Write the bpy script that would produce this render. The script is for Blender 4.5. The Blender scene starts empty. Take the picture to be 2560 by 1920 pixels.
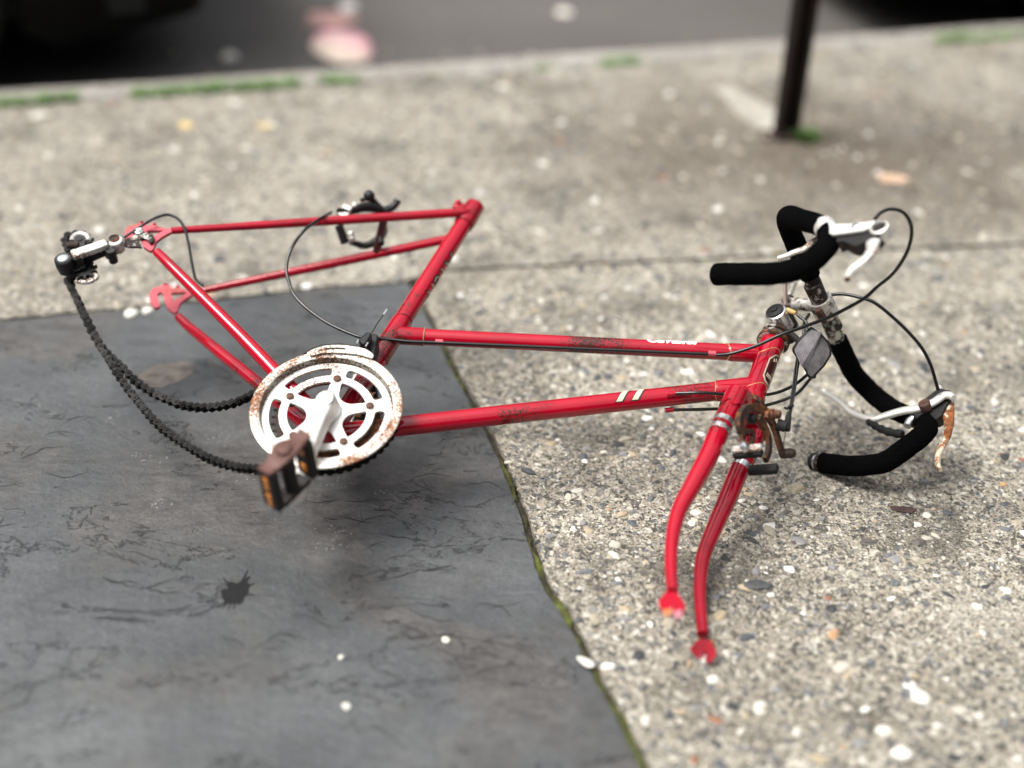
import bpy, bmesh, math, random
import numpy as np
from mathutils import Vector as V, Matrix, noise
from mathutils.geometry import tessellate_polygon
R = math.radians
rnd = random.Random(11)
scene = bpy.context.scene
COL = scene.collection

# ------------------------------------------------------------------ camera
cam_d = bpy.data.cameras.new('camera')
cam = bpy.data.objects.new('camera', cam_d); COL.objects.link(cam)
CX, CY, CZ = (0.9991,0.023,0.0355), (-0.0423,0.5427,0.8389), (-0.0,-0.8396,0.5431)
cam.matrix_world = Matrix(((CX[0], CY[0], CZ[0], 0), (CX[1], CY[1], CZ[1], 0), (CX[2], CY[2], CZ[2], 1.25235), (0, 0, 0, 1)))
cam_d.sensor_width = 36; cam_d.lens = 49.21985
cam_d.clip_start = .05; cam_d.clip_end = 500
cam_d.dof.use_dof = True; cam_d.dof.focus_distance = 2.03; cam_d.dof.aperture_fstop = .95
cam_d.dof.aperture_blades = 0
scene.camera = cam

# ------------------------------------------------------------------ sky, sun, exposure
SUN_EL, SUN_AZ = R(62), R(-98)        # azimuth of the sun measured from +Y towards +X
w = bpy.data.worlds.new('World'); scene.world = w; w.use_nodes = True
wn, wl = w.node_tree.nodes, w.node_tree.links
for n_ in list(wn): wn.remove(n_)
sky = wn.new('ShaderNodeTexSky'); sky.sky_type = 'NISHITA'; sky.sun_disc = False
sky.sun_elevation = SUN_EL; sky.sun_rotation = SUN_AZ; sky.air_density = 1.4; sky.dust_density = 4.0
hs = wn.new('ShaderNodeHueSaturation'); hs.inputs['Saturation'].default_value = .22
bgn = wn.new('ShaderNodeBackground'); bgn.inputs['Strength'].default_value = .092
wo = wn.new('ShaderNodeOutputWorld')
wtc = wn.new('ShaderNodeTexCoord'); wsx = wn.new('ShaderNodeSeparateXYZ'); wrm = wn.new('ShaderNodeValToRGB'); wmx = wn.new('ShaderNodeMix')
wl.new(wtc.outputs['Generated'], wsx.inputs[0]); wl.new(wsx.outputs['Z'], wrm.inputs[0])
for e_, (p_, c_) in zip([wrm.color_ramp.elements[0], wrm.color_ramp.elements.new(.42), wrm.color_ramp.elements.new(.56), wrm.color_ramp.elements[-1]], ((0, .05), (.45, .12), (.58, 1.45), (1, 1.9))):
    e_.position = p_; e_.color = (c_, c_, c_, 1)                    # overcast: brightest overhead, dim towards the horizon
wmx.data_type = 'RGBA'; wmx.blend_type = 'MULTIPLY'; wmx.inputs[0].default_value = 1; wmx.clamp_result = False
wl.new(hs.outputs[0], wmx.inputs[6]); wl.new(wrm.outputs[0], wmx.inputs[7])
wl.new(sky.outputs[0], hs.inputs['Color']); wl.new(wmx.outputs[2], bgn.inputs[0]); wl.new(bgn.outputs[0], wo.inputs[0])
sd = bpy.data.lights.new('sun', 'SUN'); sd.energy = 2.5; sd.angle = R(26); sd.color = (1, .96, .9)
sun = bpy.data.objects.new('sun', sd); COL.objects.link(sun)
sdir = V((math.sin(SUN_AZ) * math.cos(SUN_EL), math.cos(SUN_AZ) * math.cos(SUN_EL), math.sin(SUN_EL)))
sun.rotation_euler = sdir.to_track_quat('Z', 'Y').to_euler(); sun.location = (-3, 1, 6)
scene.view_settings.view_transform = 'Standard'; scene.view_settings.look = 'None'
scene.view_settings.exposure = 0.60; scene.view_settings.gamma = 1
scene.cycles.max_bounces = 8

# ------------------------------------------------------------------ material helpers
class NT:
    def __init__(s, name):
        s.m = bpy.data.materials.new(name); s.m.use_nodes = True
        s.t = s.m.node_tree; s.n = s.t.nodes; s.b = s.n['Principled BSDF']; s.crd = None
    def N(s, typ, **k):
        x = s.n.new(typ)
        for a, v in k.items():
            if a.startswith('_'): setattr(x, a[1:], v)
            else: x.inputs[a.replace('9', ' ')].default_value = v
        return x
    def L(s, a, b): s.t.links.new(a, b)
    def co(s):
        if s.crd is None: s.crd = s.n.new('ShaderNodeTexCoord').outputs['Object']
        return s.crd
    def noise(s, scale, detail=4, rough=.55, dist=0, vec=None, ofs=None, stretch=None):
        x = s.N('ShaderNodeTexNoise', Scale=scale, Detail=detail, Roughness=rough, Distortion=dist)
        v = vec or s.co()
        if ofs or stretch:
            mp = s.n.new('ShaderNodeMapping')
            if ofs: mp.inputs['Location'].default_value = ofs
            if stretch: mp.inputs['Scale'].default_value = stretch
            s.L(v, mp.inputs['Vector']); v = mp.outputs[0]
        s.L(v, x.inputs['Vector']); return x.outputs['Fac']
    def vor(s, scale, feat='F1', out='Distance', rand=1):
        x = s.N('ShaderNodeTexVoronoi', Scale=scale, Randomness=rand); x.feature = feat
        s.L(s.co(), x.inputs['Vector']); return x.outputs[out]
    def ramp(s, fac, stops, interp='LINEAR'):
        x = s.n.new('ShaderNodeValToRGB'); e = x.color_ramp.elements; x.color_ramp.interpolation = interp
        while len(e) < len(stops): e.new(.5)
        for q, (p, c) in zip(e, stops):
            q.position = p; q.color = (*c, 1) if hasattr(c, '__len__') else (c, c, c, 1)
        s.L(fac, x.inputs[0]); return x.outputs[0]
    def mix(s, fac, a, b, mode='MIX'):
        x = s.n.new('ShaderNodeMix'); x.data_type = 'RGBA'; x.blend_type = mode; x.clamp_factor = True
        for sock, v in ((x.inputs[0], fac), (x.inputs[6], a), (x.inputs[7], b)):
            if hasattr(v, 'is_linked') or isinstance(v, bpy.types.NodeSocket): s.L(v, sock)
            elif hasattr(v, '__len__'): sock.default_value = (*v, 1)
            else: sock.default_value = v
        return x.outputs[2]
    def math(s, op, a, b=0.0, clamp=False):
        x = s.n.new('ShaderNodeMath'); x.operation = op; x.use_clamp = clamp
        for sock, v in ((x.inputs[0], a), (x.inputs[1], b)):
            if isinstance(v, bpy.types.NodeSocket): s.L(v, sock)
            else: sock.default_value = v
        return x.outputs[0]
    def set(s, **k):
        for a, v in k.items():
            sock = s.b.inputs[a.replace('9', ' ')]
            if isinstance(v, bpy.types.NodeSocket): s.L(v, sock)
            elif hasattr(v, '__len__') and len(v) == 3: sock.default_value = (*v, 1)
            else: sock.default_value = v
        return s
    def bump(s, h, dist=.001, strength=1, prev=None):
        x = s.N('ShaderNodeBump', Strength=strength, Distance=dist); s.L(h, x.inputs['Height'])
        if prev is not None: s.L(prev, x.inputs['Normal'])
        s.L(x.outputs[0], s.b.inputs['Normal']); return x.outputs[0]

def simple(name, col, rough=.5, metal=0, var=.25, scale=60, bump=0, coat=0):
    t = NT(name)
    f_ = t.noise(scale, 5)
    lo = tuple(c * (1 - var) for c in col); hi = tuple(min(1, c * (1 + var)) for c in col)
    t.set(Base9Color=t.ramp(f_, [(.3, lo), (.7, hi)]), Metallic=metal, Coat9Weight=coat)
    t.set(Roughness=t.ramp(f_, [(.3, min(1, rough + .08)), (.7, max(0, rough - .06))]))
    if bump: t.bump(t.noise(scale * 4, 4), bump)
    return t.m

def worn(name, col, rough, metal, rust_amt, coat=0, grime=(.02, .015, .012), rust=(.16, .055, .018), scale=45):
    # painted or plated metal with rust freckles and a film of dirt
    t = NT(name)
    broad = t.noise(9, 3, .5, ofs=(3, 1, 7)); fine = t.noise(scale * 8, 6, .7)
    speck = t.math('ADD', t.math('MULTIPLY', broad, .55), t.math('MULTIPLY', fine, .45))
    mask = t.ramp(speck, [(.62 - rust_amt * .2, 0.), (.66 - rust_amt * .2, 1.)])
    dirt = t.ramp(t.noise(30, 5, .6, ofs=(1, 5, 2)), [(.45, 0.), (.8, .55)])
    base = t.mix(t.noise(22, 4), tuple(c * .85 for c in col), tuple(min(1, c * 1.12) for c in col))
    base = t.mix(dirt, base, tuple(.6 * c + .4 * g for c, g in zip(col, grime)))
    rc = t.ramp(t.noise(160, 4), [(.35, tuple(c * .35 for c in rust)), (.6, rust), (.75, (rust[0] * 1.7, rust[1] * 1.8, rust[2] * 1.6))])
    t.set(Base9Color=t.mix(mask, base, rc), Coat9Weight=coat, Coat9Roughness=.05)
    if coat > .9: t.set(Specular9IOR9Level=.05, Coat9IOR=1.55)
    t.set(Roughness=t.mix(mask, t.ramp(dirt, [(0., rough), (1., min(1, rough + .25))]), (.85, .85, .85)))
    t.set(Metallic=t.mix(mask, (metal,) * 3, (0, 0, 0)))
    t.bump(t.math('ADD', t.math('MULTIPLY', mask, .6), t.math('MULTIPLY', fine, .15)), .0004)
    return t.m

M = {}
M['red'] = worn('red_paint', (.41, .0006, .0165), .28, 0, .31, coat=1.0, grime=(.06, .008, .012), rust=(.07, .022, .014))
M['red_dull'] = worn('faded_red_paint', (.60, .085, .12), .5, 0, .30, rust=(.45, .17, .06))
M['alloy'] = worn('weathered_alloy', (.84, .82, .77), .38, .5, .36, rust=(.26, .10, .035))
M['alloy_dirty'] = worn('dirty_alloy', (.70, .68, .63), .38, .5, .62, rust=(.06, .03, .018), scale=10)
M['alloy_rusty'] = worn('rust_freckled_alloy', (.84, .80, .72), .42, .4, .52, rust=(.32, .11, .03))
M['alloy_grimy'] = worn('grimy_inner_rim', (.42, .40, .36), .5, .3, .62, rust=(.12, .06, .03))
M['chrome'] = worn('worn_chrome', (.78, .78, .78), .22, .9, .15)
M['pitted'] = worn('pitted_chrome', (.58, .56, .50), .4, .6, .80, rust=(.028, .018, .013), scale=9)
M['rust'] = worn('rusted_steel', (.035, .020, .014), .75, .1, .56, rust=(.20, .068, .020), scale=12)
M['lever_rust'] = worn('lever_rust', (.75, .66, .5), .45, .3, .84, rust=(.27, .085, .02), scale=10)
M['dark_steel'] = simple('greasy_dark_steel', (.008, .007, .0065), .6, .0, .5, 120)
M['chain'] = simple('oily_chain', (.0045, .004, .0035), .6, 0, .5, 120)
M['chain'].node_tree.nodes['Principled BSDF'].inputs['Specular IOR Level'].default_value = .28
M['bolt'] = worn('brown_bolt', (.11, .055, .04), .6, .3, .5)
M['black'] = simple('black_plastic', (.006, .006, .0065), .45, 0, .3, 90)
M['cable'] = simple('cable_sheath', (.004, .004, .0045), .3, 0, .3, 40, coat=.3)
M['rubber'] = simple('black_rubber', (.007, .007, .0075), .8, 0, .3, 60, bump=.0003)
M['gold'] = simple('gold_pinline', (.55, .38, .16), .4, .2, .2, 80)
M['cream'] = simple('cream_lettering', (.62, .55, .40), .5, 0, .1, 90)
M['white'] = simple('white_lettering', (.85, .83, .8), .45, 0, .08, 90)
M['badge'] = simple('maroon_badge', (.05, .008, .008), .3, 0, .3, 60, coat=.4)
M['amber'] = simple('amber_reflector', (.9, .27, .008), .25, 0, .25, 150, bump=.0005, coat=.4)
M['pedal'] = worn('brown_pedal_body', (.007, .004, .0035), .6, .0, .2)
M['pedal_plate'] = worn('dusty_pink_brown_plate', (.15, .070, .058), .6, .1, .55, rust=(.12, .05, .035))
M['brown_lever'] = simple('brown_grey_lever', (.20, .15, .13), .5, .1, .2, 60)

def foam():
    t = NT('black_foam')
    v = t.vor(900); n1 = t.noise(240, 5, .7)
    t.set(Base9Color=t.ramp(n1, [(.3, (.0014, .0014, .0016)), (.8, (.0045, .0045, .005))]), Roughness=1.0, Specular9IOR9Level=.04)
    t.bump(t.math('ADD', v, t.math('MULTIPLY', n1, 1.2)), .0016); return t.m
M['foam'] = foam()

def lens():
    t = NT('clear_reflector_lens')
    wv = t.N('ShaderNodeTexWave', Scale=110.0, Distortion=0.0); wv.bands_direction = 'DIAGONAL'
    t.L(t.co(), wv.inputs['Vector'])
    t.set(Base9Color=t.ramp(t.noise(50, 4), [(.3, (.13, .12, .125)), (.7, (.32, .30, .31))]), Roughness=.22, Metallic=.35, Coat9Weight=.3)
    t.bump(wv.outputs['Fac'], .0002); return t.m
M['lens'] = lens()

def slate():
    t = NT('cleaved_slate')
    n1 = t.noise(3.2, 6, .62); n2 = t.noise(26, 6, .68); n3 = t.noise(170, 4, .7)
    col = t.ramp(n1, [(.28, (.038, .042, .044)), (.5, (.076, .081, .084)), (.72, (.130, .136, .139))])
    zone = t.ramp(t.noise(2.6, 5, .6, .8, ofs=(4.2, 8.1, 0)), [(.47, 0.), (.60, 1.)])
    rough_c = t.mix(t.ramp(t.noise(30, 7, .72, .4, stretch=(.7, 1.5, 1)), [(.36, 0.), (.66, 1.)]), (.032, .028, .026), (.130, .118, .108))
    col = t.mix(t.math('MULTIPLY', zone, .75), col, rough_c)
    col = t.mix(t.ramp(n2, [(.46, 0.), (.74, .55)]), col, (.048, .050, .052))
    col = t.mix(t.ramp(n3, [(.40, .35), (.52, 0.)]), col, (.03, .03, .03))
    # curved cleavage cracks, only here and there
    cr = t.noise(3.6, 4, .5, .9, ofs=(7, 2, 1), stretch=(.8, 1.5, 1))
    line = t.ramp(t.math('ABSOLUTE', t.math('SUBTRACT', cr, .5)), [(.0, 1.), (.0048, 0.)])
    cr2 = t.noise(6.5, 4, .55, 1.2, ofs=(1, 9, 4), stretch=(.8, 1.3, 1))
    line2 = t.ramp(t.math('ABSOLUTE', t.math('SUBTRACT', cr2, .52)), [(.0, 1.), (.0045, 0.)])
    gate = t.ramp(t.noise(5.5, 2, .5, ofs=(2, 2, 9)), [(.57, 0.), (.63, 1.)])
    gate2 = t.ramp(t.noise(8, 2, .5, ofs=(9, 2, 3)), [(.57, 0.), (.62, 1.)])
    crack = t.math('MULTIPLY', t.math('MAXIMUM', t.math('MULTIPLY', line, gate), t.math('MULTIPLY', line2, gate2)), .22)
    col = t.mix(t.math('MULTIPLY', crack, .30), col, (.014, .013, .012))
    # flaked patches
    fl = t.ramp(t.noise(7, 8, .66, .6, ofs=(5, 5, 5), stretch=(.7, 1.4, 1)), [(.56, 0.), (.575, .5), (.66, .5), (.668, 1.)])
    pale = t.ramp(t.noise(300, 3, .8), [(.735, 0.), (.76, 1.)])
    pg_ = t.ramp(t.noise(9, 3, .5, ofs=(11, 0, 0)), [(.55, 0.), (.62, .7)])
    col = t.mix(t.math('MULTIPLY', pale, pg_), col, (.42, .41, .38))
    t.set(Base9Color=col, Roughness=t.mix(zone, t.ramp(n2, [(.3, .40), (.7, .54)]), (.62, .62, .62)), Specular9IOR9Level=.62)
    h = t.math('ADD', t.math('MULTIPLY', fl, .7), t.math('MULTIPLY', n2, .55))
    h = t.math('SUBTRACT', h, t.math('MULTIPLY', crack, .5))
    h = t.math('ADD', h, t.math('MULTIPLY', n3, .12))
    h = t.math('ADD', h, t.math('MULTIPLY', n1, 1.5))
    t.bump(h, .0062); return t.m
M['slate'] = slate()

def concrete(name, a=(.30, .265, .215), b=(.47, .43, .36), dark=(.13, .115, .095), grain=1.0, stain=None):
    t = NT(name)
    n1 = t.noise(2.2, 5, .6); n2 = t.noise(22, 8, .74); n3 = t.noise(300, 5, .75); n4 = t.noise(15, 6, .68, ofs=(3, 3, 3))
    col = t.mix(t.ramp(n1, [(.3, 0.), (.7, 1.)]), a, b)
    col = t.mix(t.ramp(n2, [(.5, 0.), (.75, .8)]), col, tuple(c * .62 for c in a))
    col = t.mix(t.ramp(n4, [(.49, 0.), (.66, .75)]), col, dark)
    # coarse sand: pale, grey and dark grains
    vc = t.N('ShaderNodeTexVoronoi', Scale=290.0); t.L(t.co(), vc.inputs['Vector'])
    sep = t.n.new('ShaderNodeSeparateColor'); t.L(vc.outputs['Color'], sep.inputs[0])
    gr = t.ramp(sep.outputs[0], [(.0, (.045, .042, .038)), (.20, (.17, .15, .12)), (.42, (.36, .32, .25)), (.66, (.52, .47, .38)), (.86, (.75, .71, .61))], 'CONSTANT')
    col = t.mix(.68 * grain, col, gr)
    v2 = t.N('ShaderNodeTexVoronoi', Scale=140.0); t.L(t.co(), v2.inputs['Vector'])
    sp2 = t.n.new('ShaderNodeSeparateColor'); t.L(v2.outputs['Color'], sp2.inputs[0])
    g2 = t.ramp(sp2.outputs[1], [(.0, (.09, .085, .08)), (.16, (.16, .165, .17)), (.3, (.36, .32, .26)), (.82, (.60, .56, .48))], 'CONSTANT')
    col = t.mix(t.math('MULTIPLY', t.ramp(sp2.outputs[2], [(.0, 1.), (.5, 0.)], 'CONSTANT'), .8), col, g2)
    n5 = t.noise(5.5, 7, .7, .5, ofs=(8, 1, 2)); col = t.mix(t.ramp(n5, [(.50, 0.), (.66, .70)]), col, tuple(c * 1.1 for c in dark))
    col = t.mix(t.ramp(n5, [(.30, .5), (.44, 0.)]), col, tuple(min(1, c * 1.25) for c in b))
    if stain:
        vm = t.n.new('ShaderNodeVectorMath'); vm.operation = 'DISTANCE'; mp = t.n.new('ShaderNodeMapping'); mp.inputs['Scale'].default_value = (.75, 1.25, 1); t.L(t.co(), mp.inputs['Vector']); t.L(mp.outputs[0], vm.inputs[0]); vm.inputs[1].default_value = (stain[0] * .75, stain[1] * 1.25, 0)
        sm = t.ramp(t.math('ADD', vm.outputs['Value'], t.math('MULTIPLY', t.noise(5, 5, .65), .55)), [(.40, .78), (.95, 0.)])
        col = t.mix(sm, col, (.105, .080, .056))
    pit = t.ramp(n3, [(.38, 1.), (.44, 0.)])
    col = t.mix(t.math('MULTIPLY', pit, .9), col, (.028, .024, .020))
    lit = t.ramp(t.noise(260, 4, .7, ofs=(5, 2, 8)), [(.60, 0.), (.66, .75)]); col = t.mix(lit, col, (.74, .70, .62))
    t.set(Base9Color=col, Roughness=.9, Specular9IOR9Level=.3)
    h = t.math('ADD', t.math('MULTIPLY', n2, .9), t.math('MULTIPLY', n3, .45))
    h = t.math('ADD', h, t.math('MULTIPLY', vc.outputs['Distance'], -.35))
    h = t.math('SUBTRACT', h, t.math('MULTIPLY', pit, .5))
    t.bump(h, .0036); return t.m
M['concrete'] = concrete('aged_exposed_concrete', (.255, .238, .188), (.43, .402, .330), (.075, .068, .055))
M['concrete_far'] = concrete('worn_grey_brown_concrete', (.295, .274, .228), (.475, .446, .388), (.075, .068, .056), .85, stain=(0.678, 2.932))
M['kerb'] = concrete('kerb_concrete', (.42, .40, .375), (.54, .515, .49), (.3, .27, .25), .3)
M['patch'] = concrete('pale_concrete_patch', (.55, .52, .46), (.68, .65, .58), (.4, .37, .32), .3)

def road():
    t = NT('asphalt')
    n1 = t.noise(1.1, 4); n2 = t.noise(60, 5, .7)
    col = t.ramp(n1, [(.3, (.085, .078, .072)), (.7, (.125, .117, .108))])
    col = t.mix(t.ramp(n2, [(.5, 0.), (.7, .6)]), col, (.16, .15, .14))
    t.set(Base9Color=col, Roughness=.9, Specular9IOR9Level=.25); t.bump(n2, .004); return t.m
M['road'] = road()
M['tip_pink'] = simple('pinkish_tip', (.50, .20, .24), .4, .2, .2, 200)
M['ochre'] = simple('ochre_tip', (.45, .17, .06), .6, 0, .2, 200)
M['crack'] = simple('crack_dark', (.010, .009, .008), .95, 0, .4, 90)
M['chalk'] = simple('pale_scratch', (.42, .42, .40), .9, 0, .2, 200)
M['soil'] = simple('dark_joint_soil', (.035, .03, .02), .95, 0, .6, 90, bump=.004)

def moss():
    t = NT('moss')
    n1 = t.noise(17, 6, .7); n2 = t.noise(260, 4, .7)
    col = t.ramp(n1, [(.36, (.022, .019, .012)), (.49, (.05, .046, .016)), (.6, (.105, .125, .022)), (.72, (.23, .26, .06))])
    t.set(Base9Color=col, Roughness=.95); t.bump(n2, .004); return t.m
M['moss'] = moss()

def island(name, stops, rough=.6, bump=.0008, sc=220, interp='LINEAR'):
    # one colour drawn per pebble / blade
    t = NT(name)
    g = t.n.new('ShaderNodeNewGeometry')
    col = t.ramp(g.outputs['Random Per Island'], stops, interp)
    col = t.mix(t.ramp(t.noise(sc, 4, .6), [(.35, 0.), (.75, .55)]), col, t.mix(.5, col, (.1, .09, .075)))
    t.set(Base9Color=col, Roughness=rough)
    if bump: t.bump(t.noise(sc * 2, 4), bump)
    return t.m
M['pebble'] = island('aggregate_pebbles', [(0, (.035, .038, .045)), (.10, (.075, .084, .095)), (.20, (.15, .158, .168)), (.30, (.25, .25, .245)), (.40, (.40, .36, .28)),
    (.60, (.53, .49, .41)), (.70, (.10, .09, .08)), (.78, (.44, .36, .24)), (.84, (.66, .63, .56)), (.93, (.85, .83, .77)), (.988, (.34, .12, .05)), (.994, (.5, .3, .16))], interp='CONSTANT')
M['grass'] = island('grass_blades', [(0, (.05, .15, .014)), (.5, (.10, .27, .03)), (1, (.20, .38, .07))], .6, 0)
M['leaf_yellow'] = simple('yellow_leaf', (.66, .50, .22), .6, 0, .25, 60)
M['leaf_tan'] = simple('tan_leaf', (.52, .36, .25), .7, 0, .25, 60)
M['leaf_white'] = simple('bleached_leaf', (.72, .70, .62), .7, 0, .15, 60)
M['bark'] = simple('brown_bark', (.05, .03, .026), .9, 0, .4, 160, bump=.001)
M['tar'] = simple('dark_tar', (.006, .0065, .0075), .95, 0, .3, 200)
M['mortar'] = simple('tan_mortar', (.120, .105, .092), .9, 0, .55, 45, bump=.0008)
M['post'] = worn('dark_brown_steel', (.016, .010, .008), .55, .2, .3, rust=(.05, .02, .01))
def litter():
    t = NT('pink_cream_paper')
    sx_ = t.n.new('ShaderNodeSeparateXYZ'); t.L(t.co(), sx_.inputs[0])
    f_ = t.math('ADD', t.math('MULTIPLY', sx_.outputs['Y'], 3.2), t.math('ADD', t.math('MULTIPLY', sx_.outputs['X'], 1.2), t.math('MULTIPLY', t.noise(8, 2), .5)))
    t.set(Base9Color=t.ramp(f_, [(.02, (.80, .66, .54)), (.22, (.80, .52, .50)), (.40, (.82, .36, .46))]), Roughness=.6); return t.m
M['pink'] = litter()
M['pink_dull'] = simple('faded_pink_paper', (.42, .24, .22), .7, 0, .3, 14)
M['paper'] = simple('grey_white_paper', (.55, .52, .5), .7, 0, .15, 30)
M['car'] = simple('black_car_paint', (.0015, .0015, .0017), .45, 0, .2, 20)
M['car'].node_tree.nodes['Principled BSDF'].inputs['Specular IOR Level'].default_value = .12
M['tyre'] = simple('tyre_rubber', (.010, .010, .010), .85, 0, .3, 60)
M['rim'] = simple('grey_wheel_rim', (.10, .10, .105), .35, .8, .2, 40)
M['glass'] = simple('dark_car_glass', (.01, .012, .013), .05, 0, .1, 10)
M['lamp_red'] = simple('red_tail_lamp', (.25, .008, .008), .15, 0, .2, 40)
M['lamp_clear'] = simple('clear_head_lamp', (.5, .5, .5), .1, .4, .2, 40)

# ------------------------------------------------------------------ mesh helpers
def spl(pts, per=6, closed=False):
    P = [V(p) for p in pts]; n = len(P); out = []
    if n < 3 and not closed: return P
    segs = n if closed else n - 1
    g = (lambda i: P[i % n]) if closed else (lambda i: P[max(0, min(n - 1, i))] if 0 <= i < n else (P[0] * 2 - P[1] if i < 0 else P[-1] * 2 - P[-2]))
    for i in range(segs):
        a, b, c, d = g(i - 1), g(i), g(i + 1), g(i + 2)
        for k in range(per):
            t = k / per
            out.append(.5 * ((2 * b) + (c - a) * t + (2 * a - 5 * b + 4 * c - d) * t * t + (3 * b - a - 3 * c + d) * t ** 3))
    if not closed: out.append(P[-1].copy())
    return out

class G:
    def __init__(s): s.v = []; s.f = []
    def add(s, v, f, mat=None):
        o = len(s.v)
        s.v += [tuple((mat @ V(p)) if mat is not None else V(p)) for p in v]
        s.f += [tuple(i + o for i in q) for q in f]; return s
    def tube(s, path, r, seg=12, cap=True, flat=None, mat=None):
        # r: radius or one per point; flat: (w, h) squash of the section
        P = [V(p) for p in path]; n = len(P)
        rs = [r] * n if not hasattr(r, '__len__') else [r[min(len(r) - 1, int(i * (len(r) - 1) / max(1, n - 1)))] * (1 - ((i * (len(r) - 1) / max(1, n - 1)) % 1)) + r[min(len(r) - 1, int(i * (len(r) - 1) / max(1, n - 1)) + 1)] * ((i * (len(r) - 1) / max(1, n - 1)) % 1) for i in range(n)]
        T = [(P[min(i + 1, n - 1)] - P[max(i - 1, 0)]).normalized() for i in range(n)]
        up = V((0, 0, 1)) if abs(T[0].z) < .8 else V((1, 0, 0))
        u = (up - T[0] * up.dot(T[0])).normalized(); v_ = []; f = []
        for i in range(n):
            u = (u - T[i] * u.dot(T[i])).normalized(); w_ = T[i].cross(u)
            fa, fb = flat or (1, 1)
            for k in range(seg):
                a = 2 * math.pi * k / seg
                v_.append(P[i] + (u * (math.cos(a) * fa) + w_ * (math.sin(a) * fb)) * rs[i])
        for i in range(n - 1):
            for k in range(seg):
                f.append((i * seg + k, i * seg + (k + 1) % seg, (i + 1) * seg + (k + 1) % seg, (i + 1) * seg + k))
        if cap:
            f.append(tuple(reversed(range(seg)))); f.append(tuple(range((n - 1) * seg, n * seg)))
        return s.add(v_, f, mat)
    def rod(s, a, b, r, seg=16, mat=None): return s.tube([a, b], r, seg, mat=mat)
    def lathe(s, prof, c=(0, 0, 0), ax=(0, 0, 1), seg=32, mat=None):
        # prof: (radius, height) pairs along ax
        ax = V(ax).normalized(); u = ax.orthogonal().normalized(); w_ = ax.cross(u); c = V(c); v_ = []; f = []
        for r, h in prof:
            for k in range(seg):
                a = 2 * math.pi * k / seg; v_.append(c + ax * h + (u * math.cos(a) + w_ * math.sin(a)) * r)
        for i in range(len(prof) - 1):
            for k in range(seg): f.append((i * seg + k, i * seg + (k + 1) % seg, (i + 1) * seg + (k + 1) % seg, (i + 1) * seg + k))
        if prof[0][0] > 0: f.append(tuple(reversed(range(seg))))
        if prof[-1][0] > 0: f.append(tuple(range((len(prof) - 1) * seg, len(prof) * seg)))
        return s.add(v_, f, mat)
    def ring(s, prof, c=(0, 0, 0), ax=(0, 0, 1), seg=48):      # closed profile, revolved
        ax = V(ax).normalized(); u = ax.orthogonal().normalized(); w_ = ax.cross(u); c = V(c); v_ = []; f = []; m = len(prof)
        for r, h in prof:
            for k in range(seg):
                a = 2 * math.pi * k / seg; v_.append(c + ax * h + (u * math.cos(a) + w_ * math.sin(a)) * r)
        for i in range(m):
            j = (i + 1) % m
            for k in range(seg): f.append((i * seg + k, i * seg + (k + 1) % seg, j * seg + (k + 1) % seg, j * seg + k))
        return s.add(v_, f)
    def plate(s, pts, z0, z1, holes=(), mat=None):
        loops = [[V((p[0], p[1], 0)) for p in pts]] + [[V((p[0], p[1], 0)) for p in h] for h in holes]
        flat = [p for l in loops for p in l]; n = len(flat)
        tri = tessellate_polygon(loops); f = []
        def area(t): a, b, c = (flat[i] for i in t); return (b - a).cross(c - a).z
        for t in tri:
            t = tuple(t)
            if area(t) < 0: t = t[::-1]
            f.append(tuple(i + n for i in t)); f.append(t[::-1])
        o = 0
        for l in loops:
            m = len(l)
            for i in range(m):
                j = (i + 1) % m; f.append((o + i, o + j, o + j + n, o + i + n))
            o += m
        v_ = [(p.x, p.y, z0) for p in flat] + [(p.x, p.y, z1) for p in flat]
        return s.add(v_, f, mat)
    def box(s, c, sx, sy, sz, X=(1, 0, 0), Y=(0, 1, 0), mat=None, taper=1):
        X = V(X).normalized(); Y = V(Y); Y = (Y - X * Y.dot(X)).normalized(); Z = X.cross(Y); c = V(c); v_ = []
        for k in (-1, 1):
            q = taper if k > 0 else 1
            for (i, j) in ((-1, -1), (1, -1), (1, 1), (-1, 1)): v_.append(c + X * i * sx / 2 * q + Y * j * sy / 2 * q + Z * k * sz / 2)
        return s.add(v_, [(3, 2, 1, 0), (4, 5, 6, 7), (0, 1, 5, 4), (1, 2, 6, 5), (2, 3, 7, 6), (3, 0, 4, 7)], mat)
    def ball(s, c, r, seg=14, sq=(1, 1, 1)):
        v_ = []; f = []; n = seg // 2
        for i in range(n + 1):
            t = math.pi * i / n
            for k in range(seg):
                a = 2 * math.pi * k / seg; v_.append((c[0] + r * sq[0] * math.sin(t) * math.cos(a), c[1] + r * sq[1] * math.sin(t) * math.sin(a), c[2] + r * sq[2] * math.cos(t)))
        for i in range(n):
            for k in range(seg): f.append((i * seg + k, (i + 1) * seg + k, (i + 1) * seg + (k + 1) % seg, i * seg + (k + 1) % seg))
        return s.add(v_, f)

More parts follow.
